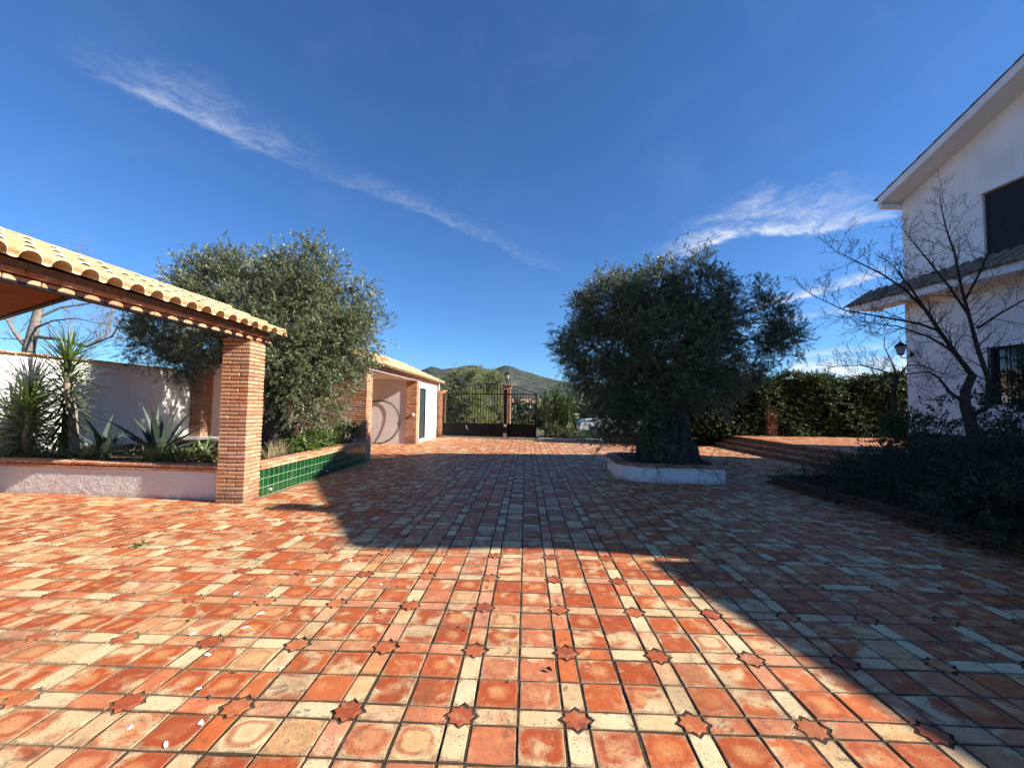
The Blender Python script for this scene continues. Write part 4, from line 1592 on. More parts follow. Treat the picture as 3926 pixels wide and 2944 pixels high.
# far green-tiled planter near the gate
fp = empty('far_green_planter', (5.5, 19.6, 0))
tag(fp, 'low green-tiled planter beyond the potted olive, near the gate', 'planter')
MB().box(-2.0, 2.1, -0.2, 0.25, -0.02, 0.40).obj('planter_wall', M_TGROUT, fp)
for r_ in range(2):
    for c in range(20):
        MB().cbox(0.19, 0.012, 0.18, 0.002).obj('green_tile', M_GREEN, fp, loc=(-1.9+c*0.2, -0.203, 0.10+r_*0.19))
MB().box(-2.03, 2.13, -0.23, 0.28, 0.402, 0.45).obj('coping', M_BRICK, fp)

# ------------------------------------------------------------------ white planter of the right olive
op = empty('olive_planter', (3.2, 10.4, 0))
tag(op, 'low white planter with a brick rim under the right olive tree', 'planter')
base = [(2.42, 9.27), (2.75, 9.19), (4.16, 9.10), (4.42, 9.75), (4.42, 11.3), (4.1, 11.75), (2.6, 11.8), (2.2, 11.5), (2.08, 11.0), (2.06, 9.75), (2.17, 9.47)]
ob = Vector((3.2, 10.4))
loc_ = [(p[0]-ob.x, p[1]-ob.y) for p in base]
MB().prism(loc_, -0.01, 0.315).obj('planter_wall', M_PLASTER, op)
cen = Vector((sum(p[0] for p in loc_)/len(loc_), sum(p[1] for p in loc_)/len(loc_)))
sc_ = [tuple(cen+(Vector(p)-cen)*0.84) for p in loc_]
MB().prism(sc_, 0.316, 0.36).obj('soil', M_SOIL, op)
rq = random.Random(31)
for i in range(len(loc_)):
    a, b = Vector(loc_[i]), Vector(loc_[(i+1) % len(loc_)])
    L = (b-a).length
    n = max(1, round(L/0.15))
    an = math.atan2((b-a).y, (b-a).x)
    nin = Vector((-(b-a).y, (b-a).x)).normalized()
    for q in range(n):
        c = a+(b-a)*((q+0.5)/n)+nin*0.10
        MB().cbox(L/n-0.01, 0.26, 0.055, 0.006).obj('rim_brick', M_BRICK_OLD, op, loc=(c.x, c.y, 0.344+rq.uniform(-.004, .004)), rot=(0, 0, an+rq.gauss(0, .02)))

# ------------------------------------------------------------------ raised bed in front of the house
bed = empty('raised_bed', (7, 5, 0))
tag(bed, 'brick-edged raised bed full of dark shrubs in front of the house', 'flower bed')
bb = Vector((7, 5, 0))
BX = [(5.22, 9.48), (5.38, 7.2), (5.42, 5.6), (5.36, 4.4), (5.3, 2.0), (5.3, -1.0)]
pobj(MB().add([(5.42, 9.42, 0.15), (5.58, 5.6, 0.15), (5.5, -1, 0.15), (10.2, -1, 0.5), (10.05, 9.42, 0.42)], [(0, 1, 2, 3, 4)]), 'soil', M_SOIL, bed, bb)
rq = random.Random(37)
for i in range(len(BX)-1):
    a, b = Vector(BX[i]), Vector(BX[i+1])
    L = (b-a).length
    n = max(1, round(L/0.29))
    an = math.atan2((b-a).y, (b-a).x)
    for lev in range(3):
        for q in range(n):
            c = a+(b-a)*((q+0.5+(0.5 if lev == 1 else 0))/n)
            link('edge_brick', ME_BRICK_SHADED, bed, (c.x+0.069-bb.x, c.y-bb.y, 0.028+lev*0.058), (0, rq.gauss(0, .01), an+rq.gauss(0, .012)))
n = 16
for lev in range(3):
    for q in range(n):
        link('edge_brick', ME_BRICK_SHADED, bed, (5.22+0.15+(q+0.5*(lev % 2))*0.29-bb.x, 9.45-bb.y, 0.028+lev*0.058), (0, 0, rq.gauss(0, .012)))

# ------------------------------------------------------------------ foliage helpers
def unit(a):
    return a/np.maximum(np.linalg.norm(a, axis=1, keepdims=True), 1e-9)


def leaf_arrays(Pb, D, N, L, Wd):
    """pointed leaves as folded quads: base, right, tip, left"""
    Sd = unit(np.cross(D, N))
    Nn = np.cross(Sd, D)
    L = L[:, None]
    Wd = Wd[:, None]
    mid = Pb+D*L*0.48
    A = Pb
    B = mid+Sd*Wd*0.5+Nn*Wd*0.18
    C = Pb+D*L-Nn*L*0.06
    E = mid-Sd*Wd*0.5+Nn*Wd*0.18
    V = np.stack([A, B, C, E], 1).reshape(-1, 3)
    n = len(Pb)
    Fq = np.arange(4*n).reshape(-1, 4)
    return V, Fq


def sprig_leaves(C, D, nleaf, slen, ll, lw, g, droop=0.15, spread=0.9):
    """leaves in pairs along little shoots. C,D: (m,3)"""
    m = len(C)
    t = np.tile(np.linspace(0.08, 1.0, nleaf), (m, 1))+g.normal(0, 0.02, (m, nleaf))
    sl = slen*(0.7+0.6*g.random((m, 1)))
    up = np.zeros((m, 1, 3))
    up[..., 2] = 1
    base = C[:, None, :]+D[:, None, :]*(t*sl)[..., None]-up*(t*t*sl*droop)[..., None]
    ref = unit(np.cross(D, g.normal(0, 1, (m, 3))))
    ref2 = np.cross(D, ref)
    ang = (np.arange(nleaf)*2.4)[None, :]+g.random((m, 1))*6.28+g.normal(0, .3, (m, nleaf))
    side = ref[:, None, :]*np.cos(ang)[..., None]+ref2[:, None, :]*np.sin(ang)[..., None]
    ld = D[:, None, :]*(0.55+0.35*t[..., None])+side*spread*(1.05-0.5*t[..., None])
    ld = unit(ld.reshape(-1, 3)+g.normal(0, 0.12, (m*nleaf, 3)))
    nn = unit(np.tile(D[:, None, :], (1, nleaf, 1)).reshape(-1, 3)+g.normal(0, 0.35, (m*nleaf, 3))+np.array([0, 0, 0.4]))
    k = m*nleaf
    L = ll*(0.65+0.6*g.random(k))
    Wd = lw*(0.7+0.6*g.random(k))
    return leaf_arrays(base.reshape(-1, 3), ld, nn, L, Wd)


def lobe_clumps(lobes, dens, g, shell=(0.62, 1.0), up=0.35):
    """clump centres near the skin of a union of ellipsoids -> centres, outward"""
    Cs, Ds = [], []
    for (c, r) in lobes:
        c, r = np.array(c), np.array(r if hasattr(r, '__len__') else (r, r, r), float)
        area = 4*math.pi*(((r[0]*r[1])**1.6+(r[0]*r[2])**1.6+(r[1]*r[2])**1.6)/3)**(1/1.6)
        n = int(area*dens)
        d = unit(g.normal(0, 1, (n, 3)))
        s = g.uniform(shell[0]**2, shell[1]**2, (n, 1))**0.5
        bump_ = 1+0.10*np.sin(d[:, :1]*7+c[0])*np.cos(d[:, 1:2]*6+c[1])+g.normal(0, 0.05, (n, 1))
        Cs.append(c+d*r*s*bump_)
        Ds.append(d)
    C, D = np.concatenate(Cs), np.concatenate(Ds)
    keep = np.ones(len(C), bool)
    for (c, r) in lobes:
        r = np.array(r if hasattr(r, '__len__') else (r, r, r), float)
        q = np.linalg.norm((C-np.array(c))/r, axis=1)
        keep &= ~((q < 0.5))
    return C[keep], unit(D[keep]+np.array([0, 0, up]))


def crown(name, parent, lobes, g, mat_, clump_dens=9, per=18, crad=0.15, nleaf=17, slen=0.22, ll=0.06, lw=0.014, shell=(0.70, 1.0), up=0.35, zmin=None):
    C, D = lobe_clumps(lobes, clump_dens, g, shell, up)
    C = np.repeat(C, per, 0)
    D = np.repeat(D, per, 0)
    C = C+g.normal(0, crad, C.shape)
    D = unit(D+g.normal(0, 0.5, D.shape))
    if zmin is not None:
        k = C[:, 2] > zmin
        C, D = C[k], D[k]
    V, Fq = sprig_leaves(C, D, nleaf, slen, ll, lw, g)
    o = link(name, np_mesh(name, V, Fq, mat_), parent)
    return o


def wob(a, b, n, amp, rq):
    a, b = Vector(a), Vector(b)
    pts = []
    for i in range(n+1):
        t = i/n
        p = a.lerp(b, t)
        k = math.sin(math.pi*t)*amp
        pts.append(p+Vector((rq.uniform(-k, k), rq.uniform(-k, k), rq.uniform(-k, k)*0.5)))
    return pts


def local(lobes, o):
    return [((c[0]-o[0], c[1]-o[1], c[2]-o[2]), r) for c, r in lobes]


# ---- big olive on the left
def olive(name, base, lobes, label, seed, trunk_r, dens, group, matl=M_OLIVE, trunk_top=1.2, zmin=None, leaf=(0.072, 0.0175), extra=1.0, gnarl=True, trunks=1):
    root = empty(name, base)
    tag(root, label, 'tree', group)
    g = np.random.default_rng(seed)
    rq = random.Random(seed)
    lb = local(lobes, base)
    tr = MB()
    top = Vector((rq.uniform(-.1, .1), rq.uniform(-.1, .1), trunk_top))
    stems = []
    for q in range(trunks):
        off = Vector((0.35*q-0.17*(trunks-1), 0.1*q, 0))
        tp = top+Vector((off.x*1.6, off.y, 0))
        pts = wob(off+Vector((0, 0, -0.1)), tp, 7, trunk_r*0.35, rq)
        rad_ = [trunk_r*(1.45-0.75*(i/7)**0.6)*(1+0.12*math.sin(i*2.1+q)) for i in range(8)]
        tr.tube(pts, rad_, 12)
        if gnarl:
            for k in range(5):
                a = k*1.26+q
                tr.tube(wob(off+Vector((math.cos(a)*trunk_r*1.5, math.sin(a)*trunk_r*1.5, -0.1)), off.lerp(tp, 0.75)+Vector((math.cos(a+.5)*trunk_r*.5, math.sin(a+.5)*trunk_r*.5, 0)), 5, 0.05, rq),
                        [trunk_r*.5, trunk_r*.42, trunk_r*.4, trunk_r*.36, trunk_r*.3, trunk_r*.2], 8)
        stems.append(tp)
    for i, (c, r) in enumerate(lb):
        c = Vector(c)
        rm = min(r) if hasattr(r, '__len__') else r
        s = min(stems, key=lambda p: (p-c).length)-Vector((0, 0, 0.15))
        rr_ = trunk_r*rq.uniform(.26, .38)*min(1.0, rm/0.65)
        if rm < 0.36:
            big_ = [Vector(q[0]) for q in lb if min(q[1]) >= 0.36]
            if big_:
                s = min(big_, key=lambda p: (p-c).length)
            rr_ = 0.028
        pts = wob(s, c, 5, 0.16, rq)
        tr.tube(pts, [rr_*(1-0.15*k) for k in range(6)], 7)
        for k in range(5):
            d = Vector((rq.gauss(0, 1), rq.gauss(0, 1), rq.gauss(0.3, 1))).normalized()
            tr.tube(wob(pts[3+k % 2], c+d*rm*0.85, 4, 0.10, rq), [rr_*.35, rr_*.3, rr_*.22, rr_*.15, rr_*.08], 5)
    tr.obj('trunk', M_BARK_O, root, True)
    crown('crown', root, lb, g, matl, dens, ll=leaf[0], lw=leaf[1], zmin=zmin)
    return root


def lobes_at(lst, pull=0.0, shrink=1.0):
    pts = [at(x, y, Y) for x, y, Y, r in lst]
    c = sum(pts, Vector())/len(pts)
    return [(tuple(p.lerp(c, pull)), tuple(v*shrink for v in (r if hasattr(r, '__len__') else (r, r, r)))) for p, (x, y, Y, r) in zip(pts, lst)]


L1 = lobes_at([(830, 1110, 9.3, (0.95, 0.9, 0.8)), (1150, 1080, 9.2, (0.95, 0.9, 0.85)), (1010, 1230, 8.9, (1.0, 0.9, 0.8)), (1290, 1190, 9.4, (0.8, 0.8, 0.75)),
               (1330, 1330, 9.3, (0.85, 0.8, 0.6)), (1390, 1270, 9.7, (0.55, 0.6, 0.42)), (1180, 1380, 8.9, (0.85, 0.75, 0.75)), (1150, 1540, 8.8, (0.55, 0.6, 0.55)), (1265, 1545, 9.2, (0.42, 0.5, 0.6)),
               (640, 1260, 9.6, (0.85, 0.8, 0.55)), (560, 1330, 9.5, (0.6, 0.7, 0.42)), (700, 1400, 9.8, (0.6, 0.7, 0.35)), (1310, 1440, 9.5, (0.5, 0.5, 0.5)), (740, 1180, 9.4, (0.6, 0.7, 0.6)), (1080, 1460, 9.3, (0.6, 0.6, 0.8)),
               (900, 1190, 8.4, (0.75, 0.6, 0.5)), (1000, 1130, 10.8, (1.2, 1.0, 0.8)), (1200, 1200, 10.8, (1.1, 0.9, 0.8)), (760, 1300, 8.7, (0.6, 0.6, 0.4)), (1080, 1330, 8.3, (0.6, 0.5, 0.5)),
               (690, 1030, 9.3, 0.3), (790, 985, 9.4, 0.32), (870, 1000, 9.2, 0.28), (1010, 1010, 9.3, 0.3), (1120, 960, 9.2, 0.34), (1200, 950, 9.3, 0.3), (1300, 1010, 9.5, 0.32), (1410, 1090, 9.5, 0.3), (1465, 1230, 9.6, 0.26), (1450, 1330, 9.6, 0.3), (500, 1290, 9.5, 0.3), (560, 1200, 9.5, 0.3)], 0.09, 0.80)
olive('olive_tree', (-5.55, 9.3, 0.46), L1, 'large silvery olive tree rising from the planter behind the near pillar', 101, 0.26, 8.0, 'olive trees', trunk_top=1.3)

L2 = lobes_at([(2340, 1170, 10.2, (0.95, 1.0, 0.8)), (2520, 1120, 10.4, (0.8, 0.9, 0.75)), (2680, 1120, 10.5, (0.75, 0.9, 0.72)), (2740, 1230, 10.4, (0.72, 0.9, 0.75)),
               (2250, 1330, 10.2, (0.85, 0.95, 0.75)), (2420, 1330, 9.8, (1.0, 0.9, 0.85)), (2600, 1330, 9.9, (1.0, 0.9, 0.85)), (2740, 1380, 10.2, (0.8, 0.9, 0.7)), (2280, 1470, 10.4, (0.6, 0.8, 0.6)),
               (2400, 1500, 9.9, (0.8, 0.85, 0.65)), (2560, 1500, 10.1, (0.8, 0.8, 0.6)), (2730, 1500, 10.6, (0.8, 0.8, 0.5)), (2985, 1200, 11.2, (0.36, 0.45, 0.5)), (2970, 1310, 11.2, (0.5, 0.55, 0.45)), (3050, 1300, 11.3, (0.38, 0.5, 0.4)),
               (2390, 1620, 10.0, (0.45, 0.5, 0.55)), (2280, 1640, 10.2, (0.18, 0.25, 0.35)), (2890, 1430, 11.3, (0.5, 0.5, 0.35)), (2420, 1230, 11.5, (0.9, 0.8, 0.7)), (2660, 1260, 11.7, (0.8, 0.8, 0.7)),
               (2430, 1600, 9.8, (0.6, 0.5, 0.5)), (2470, 1690, 9.9, (0.4, 0.4, 0.4)), (2340, 1560, 10.0, (0.55, 0.5, 0.45)), (2550, 1420, 9.6, (0.6, 0.5, 0.5)), (2290, 1700, 10.0, (0.25, 0.3, 0.3)),
               (2260, 1090, 10.2, .32), (2350, 1055, 10.3, .3), (2430, 1070, 10.2, .26), (2545, 1015, 10.4, .32), (2690, 1000, 10.5, .3), (2720, 1030, 10.3, .25), (2800, 1110, 10.5, .3), (2965, 1100, 11.2, .22), (2955, 1160, 11.2, .25), (3060, 1230, 11.3, .22), (3085, 1330, 11.3, .22), (2190, 1260, 10.2, .34), (2150, 1350, 10.2, .34), (2220, 1170, 10.2, .34), (2170, 1420, 10.2, .3)], 0.085, 0.78)
olive('olive_tree', (3.35, 10.35, 0.34), L2, 'broad dark olive tree with a thick trunk in the low white planter', 202, 0.34, 9.5, 'olive trees', trunk_top=1.25, trunks=2)

# ---- olives beyond the gate
for k, (b, ls) in enumerate([((-3.3, 27.5, -0.1), [(1720, 1490, 27.5, (1.0, 1, .8)), (1770, 1450, 27.5, (.9, .9, .7)), (1830, 1440, 27.3, (.7, .8, .55)), (1800, 1530, 27, (1.2, 1, .8)), (1730, 1570, 27.4, (.9, .9, .7)), (1820, 1590, 27, (.8, .8, .5))]),
                            ((-1.4, 29.5, -0.2), [(1880, 1460, 29.5, (.9, .9, .8)), (1915, 1450, 29.5, (.6, .8, .6)), (1890, 1530, 29.3, (.9, .9, .9)), (1860, 1590, 29, (.8, .8, .6))])]):
    olive('olive_tree', b, lobes_at(ls, 0.06, 0.8), ['olive tree with a forked dark trunk behind the left part of the gate', 'paler olive tree behind the gate, next to the lantern pillar'][k], 300+k, 0.17, 5.0, 'olive trees', M_OLIVE_F, 1.2, leaf=(0.085, 0.022), gnarl=False)

# ------------------------------------------------------------------ hedge
hd = empty('hedge', (11, 18.8, 0.32))
tag(hd, 'tall clipped green hedge along the back of the terrace', 'hedge')
g = np.random.default_rng(77)
n = 4600
hx = g.uniform(-5.4, 9.0, n)
hz_ = 2.66*g.random(n)**0.85+0.10*np.sin(hx*1.7)
hy = -0.36-0.10*np.sin(hx*2.3+hz_*2)+g.normal(0, 0.09, n)
C = np.stack([hx, hy, hz_], 1)
D = np.tile(np.array([[0, -0.8, 0.25]]), (n, 1))+g.normal(0, .4, (n, 3))
n2 = 2600
hx = g.uniform(-5.4, 9.0, n2)
tz = 2.55+0.14*np.sin(hx*1.7)+0.10*np.sin(hx*4.1)+g.normal(0, 0.05, n2)
C2 = np.stack([hx, g.uniform(-0.4, 0.6, n2), tz], 1)
D2 = np.tile(np.array([[0, -0.1, 0.9]]), (n2, 1))+g.normal(0, .45, (n2, 3))
lng = g.random(n2) < 0.06
C2[lng, 2] += g.uniform(0.05, 0.22, lng.sum())
V, Fq = sprig_leaves(np.concatenate([C, C2]), unit(np.concatenate([D, D2])), 16, 0.24, 0.062, 0.036, g, 0.25)
link('leaves', np_mesh('hedge_leaves', V, Fq, M_HEDGE), hd)
MB().box(-5.6, 9.3, -0.16, 0.55, -0.6, 2.60).obj('light_blocking_core', M_CORE, hd)  # added near-black box that stops light passing through the leaves
hp = pillar((10.42, 18.62, 0.47), 19, 0.0, False, material=M_BRICK)
tag(hp, 'short brick pier half grown over by the terrace hedge', 'pillar')

# ------------------------------------------------------------------ sword-leaved plants
def sword(L, Wd, droop, seg=4, fold=0.25, tip=0.02, belly=0.35):
    """leaf along +x, bending down by droop (radians over its length)"""
    v, f = [], []
    x = z = 0.0
    for i in range(seg+1):
        t = i/seg
        a = -droop*t
        if i:
            x += L/seg*math.cos(a)
            z += L/seg*math.sin(a)
        wdt = Wd*((1-t)**0.6)*(0.55+belly*2*t*(1-t)*1.6) if t < 1 else tip*Wd
        v += [(x, wdt/2, z+fold*wdt), (x, 0, z), (x, -wdt/2, z+fold*wdt)]
    for i in range(seg):
        b = i*3
        f += [(b, b+3, b+4, b+1), (b+1, b+4, b+5, b+2)]
    return v, f


def rosette(mb, c, n, L, Wd, el0, el1, droop, rq, seg=3, fold=0.25, spin=2.4, axis=None):
    """n sword leaves round a point, elevations from el0 (oldest) to el1 (youngest)"""
    for k in range(n):
        t = k/max(1, n-1)
        el = el0+(el1-el0)*t+rq.gauss(0, .08)
        az = k*spin+rq.gauss(0, .12)
        v, f = sword(L*rq.uniform(.8, 1.08), Wd*rq.uniform(.85, 1.1), droop*(1-t*0.6)*rq.uniform(.6, 1.3), seg, fold)
        R = Matrix.Rotation(az, 3, 'Z') @ Matrix.Rotation(-el, 3, 'Y')
        cc = Vector(c)+Vector((0, 0, t*0.0))
        mb.add([cc+R @ Vector(p) for p in v], f)
    return mb


def yucca(name, base, stems, label, group, seed, n=95, L=0.72, Wd=0.05, mt=M_YUCCA):
    """stems: list of (top point local, head length)"""
    root = empty(name, base)
    tag(root, label, 'plant', group)
    rq = random.Random(seed)
    for (tp, hl, sz) in stems:
        tp = Vector(tp)
        tr = MB().tube(wob((rq.uniform(-.05, .05), rq.uniform(-.05, .05), -0.1), tp, 6, 0.03, rq), [0.085*sz, 0.07*sz, 0.065*sz, 0.06*sz, 0.06*sz, 0.055*sz, 0.05*sz], 8)
        tr.obj('stem', M_BARK_P, root, True)
        hm, dm = MB(), MB()
        m = 9
        for q in range(m):
            t = q/(m-1)
            c = tp+Vector((0, 0, -hl*(1-t)))
            rosette(hm, c, int(n/m), L*sz*(0.78+0.22*t), Wd*sz, -1.15+1.2*t, 0.1+1.4*t, 0.25, rq, 3)
        rosette(dm, tp+Vector((0, 0, -hl*1.05)), 16, L*sz*.85, Wd*sz, -1.35, -1.0, 0.2, rq, 3)
        hm.obj('leaf_head', mt, root)
        dm.obj('dry_leaves', M_YUCCA_DRY, root)
    return root


yucca('yucca', (-8.35, 7.75, 0.47), [((-0.30, -0.03, 1.84), 1.35, 1.15)], 'tall bright yucca with a spiky crown in the left planter', 'yuccas', 41, 330)
yucca('yucca', (-9.02, 7.55, 0.47), [((-0.1, 0.0, 1.02), 0.9, 1.15)], 'darker low yucca with a round spiky head at the left end of the planter', 'yuccas', 42, 280)
gy = [((1.05, 22.6), 1.75, 0.55, 'yucca nearest the end of the iron gate'), ((1.62, 22.9), 1.95, 0.5, 'second yucca from the iron gate'), ((2.2, 22.5), 1.65, 0.5, 'third yucca from the iron gate, half behind the olive')]
for k, ((x, y), hh, hl, lb) in enumerate(gy):
    yucca('yucca', (x, y, 0), [((0, 0, hh+0.15), hl+0.3, 1.4)], lb+', on a bare trunk', 'yuccas by the gate', 50+k, 190)


def agave(base, n, L, Wd, label, seed, el=(0.25, 1.35), droop=0.35, m=M_AGAVE, group='agaves in the left planter', name='agave', fold=0.22, cat='plant'):
    root = empty(name, base)
    tag(root, label, cat, group)
    rq = random.Random(seed)
    mes = []
    for k in range(3):
        v, f = sword(L, Wd, droop*(0.4+0.6*k), 6, fold, 0.01, 0.75)
        v2 = [(p[0], p[1], p[2]-0.012*(1-p[0]/(L*1.05))) for p in v]
        mes.append(MB().add(v, f).mesh('leaf', m))
    for k in range(n):
        t = k/max(1, n-1)
        e = el[0]+(el[1]-el[0])*t+rq.gauss(0, .07)
        o = link('leaf', mes[0 if t > .6 else (1 if t > .3 else 2)], root, (0, 0, 0.03), (0, -e, k*2.4+rq.gauss(0, .15)))
        s = rq.uniform(.82, 1.08)
        o.scale = (s, s, s)
    return root


agave((-6.98, 7.95, 0.47), 17, 1.12, 0.20, 'large dark upright agave in the middle of the left planter', 61, (0.35, 1.4), 0.25)
agave((-8.02, 7.9, 0.47), 16, 0.85, 0.16, 'smaller agave with curling lower leaves beside the bright yucca', 62, (0.1, 1.35), 0.9)
for k, (x, y, lb) in enumerate([(-7.62, 7.25, 'pale green aloe at the planter edge, left of the big agave'), (-7.12, 7.2, 'pale aloe on a short stalk in front of the big agave'), (-6.5, 7.25, 'spreading grey-green aloe right of the big agave'), (-5.75, 7.5, 'banded aloe near the brick pillar')]):
    agave((x, y, 0.54+(0.08 if k == 1 else 0.0)), 18, 0.36, 0.045, lb, 70+k, (0.1, 1.3), 0.35, M_ALOE, 'aloes along the planter edge', 'aloe', 0.3)
for k, (x, y, L_, n_, lb) in enumerate([(-8.55, 7.35, 0.3, 14, 'small aloe under the bright yucca'), (-6.05, 7.9, 0.5, 14, 'tall aloe behind the yellow ground cover'), (-5.6, 8.2, 0.45, 14, 'aloe in the shade of the olive, behind the near pillar'), (-7.5, 8.5, 0.6, 12, 'grey agave behind the big upright agave'), (-6.2, 8.7, 0.55, 12, 'grey agave at the foot of the olive')]):
    agave((x, y, 0.48), n_, L_, L_*0.13, lb, 170+k, (0.1, 1.3), 0.4, M_ALOE if k < 3 else M_AGAVE, 'aloes along the planter edge' if k < 3 else 'agaves in the left planter', 'aloe' if k < 3 else 'agave', 0.3)
rq_ = random.Random(181)
for k in range(11):
    x = -8.85+k*0.30+rq_.uniform(-.08, .08)
    agave((x, fwy(x)+0.42+rq_.uniform(-.05, .15), 0.55), 13, rq_.uniform(.2, .34), rq_.uniform(.026, .04), 'small pale aloe in the row along the planter coping', 190+k, (0.15, 1.35), 0.4, M_ALOE, 'small aloes in the row along the planter coping', 'aloe', 0.3)
sn = agave((-5.22, 7.3, 0.47), 9, 0.50, 0.075, 'stiff upright succulent close against the brick pillar', 80, (1.15, 1.5), 0.05, M_ALOE, None, 'succulent', 0.35)

# ground cover and bushes in the planter
def bush(name, base, lobes, label, m, seed, cat='plant', group=None, dens=14, per=7, nleaf=9, slen=0.16, ll=0.05, lw=0.028, crad=0.07, core=True, zmin=None, up=0.5):
    root = empty(name, base)
    tag(root, label, cat, group)
    g = np.random.default_rng(seed)
    rq = random.Random(seed)
    lb = local(lobes, base)
    st = MB()
    for c, r in lb:
        rm = min(r) if hasattr(r, '__len__') else r
        for k in range(4):
            d = Vector((rq.gauss(0, .6), rq.gauss(0, .6), rq.uniform(.2, 1))).normalized()
            st.tube(wob((rq.uniform(-.05, .05), rq.uniform(-.05, .05), -0.05), Vector(c)+d*rm*0.7, 4, 0.05, rq), [0.014, 0.012, 0.01, 0.007, 0.004], 5)
    st.obj('stems', M_BARK_D, root)
    crown('leaves', root, lb, g, m, dens, per, crad, nleaf, slen, ll, lw, (0.4, 1.0), up, zmin)
    return root


bush('ground_cover', (-6.1, 7.3, 0.47), [((-6.45+q*0.16, 7.2+0.1*math.sin(q*2), 0.53), (0.2, 0.22, 0.13)) for q in range(8)], 'yellowish low succulent cover at the planter edge by the brick pillar', M_COVER, 91, 'plant', None, 30, 6, 9, 0.10, 0.05, 0.022, 0.05)
bush('ground_cover', (-8.6, 7.35, 0.47), [((-9.0+q*0.25, 7.35, 0.50), (0.22, 0.2, 0.08)) for q in range(8)], 'low grey ground cover along the left planter coping', M_ALOE, 92, 'plant', None, 20, 5, 8, 0.10, 0.05, 0.014, 0.05)
bush('leafy_bush', (-4.85, 9.6, 0.48), [((-4.9, 9.2, .66), (.28, .4, .22)), ((-4.85, 9.9, .68), (.28, .4, .22))], 'bright green bush spilling over the green-tiled planter', M_BUSH, 93, 'bush', 'bushes in the green-tiled planter', 26, 8, 9, 0.15, 0.055, 0.03)
bush('leafy_bush', (-4.9, 10.9, 0.48), [((-4.95, 10.6, .74), (.3, .4, .26)), ((-4.85, 11.2, .78), (.3, .35, .28))], 'dark green bush by the second brick pillar', M_HEDGE, 94, 'bush', 'bushes in the green-tiled planter', 26, 8, 9, 0.15, 0.055, 0.03)
dg = empty('dry_grass_tuft', (-4.85, 8.2, 0.48))
tag(dg, 'pale dry grass tuft leaning over the green-tiled planter', 'grass tuft')
rq = random.Random(95)
for q in range(4):
    rosette(MB(), (rq.uniform(-.1, .1), -0.35+q*0.25, 0), 22, 0.42, 0.022, 0.7, 1.45, 0.3, rq, 3).obj('blades', M_DRY, dg)

# ------------------------------------------------------------------ bare trees
def twigs(mb, p0, d0, L, r0, rq, depth, bend=0.25, up=0.25, n=5, kids=4, ratio=0.62):
    """recursive branch: a bent tapered shoot with alternate side shoots"""
    pts = [Vector(p0)]
    d = Vector(d0).normalized()
    for i in range(n):
        d = (d+Vector((rq.gauss(0, bend*.5), rq.gauss(0, bend*.5), rq.gauss(up*.25, bend*.35)))).normalized()
        pts.append(pts[-1]+d*(L/n))
    rads = [max(0.0018, r0*(1-0.78*i/n)) for i in range(n+1)]
    mb.tube(pts, rads, 5 if r0 > 0.008 else 4, cap=False)
    if depth <= 0:
        return
    for k in range(kids):
        t = 0.2+0.75*(k+rq.random()*0.8)/kids
        i = min(n-1, int(t*n))
        q = pts[i].lerp(pts[i+1], t*n-i)
        ax = (pts[i+1]-pts[i]).normalized()
        sd = ax.cross(Vector((rq.gauss(0, 1), rq.gauss(0, 1), rq.gauss(0, 1)))).normalized()
        a = rq.uniform(0.55, 1.05)
        nd = ax*math.cos(a)+sd*math.sin(a)+Vector((0, 0, up*0.4))
        twigs(mb, q, nd, L*ratio*rq.uniform(.6, 1.1)*(1-0.35*t), max(0.003, rads[i]*0.6), rq, depth-1, bend, up, max(3, n-1), max(2, kids-1), ratio)


def bare_tree(name, base, trunk, limbs, label, m, seed, group=None, depth=2, side=7, slen=0.8, up=0.25):
    root = empty(name, base)
    tag(root, label, 'tree', group)
    rq = random.Random(seed)
    b = Vector(base)
    tm = MB()
    tm.tube([Vector(p)-b for p, r in trunk], [r for p, r in trunk], 9)
    tm.obj('trunk', m, root, True)
    bm_ = MB()
    for lm in limbs:
        pts = [Vector(p)-b for p, r in lm]
        rs = [r for p, r in lm]
        bm_.tube(pts, rs, 7, cap=False)
        tot = sum((pts[i+1]-pts[i]).length for i in range(len(pts)-1))
        ns_ = max(3, int(side*tot/1.5))
        for k in range(ns_):
            t = (0.18+0.82*(k+rq.random())/ns_)*tot
            i = 0
            while i < len(pts)-2 and t > (pts[i+1]-pts[i]).length:
                t -= (pts[i+1]-pts[i]).length
                i += 1
            sg = (pts[i+1]-pts[i])
            q = pts[i]+sg.normalized()*min(t, sg.length)
            ax = sg.normalized()
            sd = ax.cross(Vector((rq.gauss(0, 1), rq.gauss(0, 1), rq.gauss(0, .6)))).normalized()
            a = rq.uniform(.7, 1.2)
            twigs(bm_, q, ax*math.cos(a)+sd*math.sin(a), slen*rq.uniform(.6, 1.2), max(0.0045, rs[i]*0.30), rq, depth, 0.28, up)
        twigs(bm_, pts[-1], pts[-1]-pts[-2], slen*0.7, rs[-1], rq, depth, 0.22, up)
    bm_.obj('branches', m, root, True)
    return root


def PL(lst, Y0, r0, r1, dY=0.0):
    n = len(lst)
    return [(tuple(at(x, y, Y0+dY*i/(n-1))), r0+(r1-r0)*i/(n-1)) for i, (x, y) in enumerate(lst)]


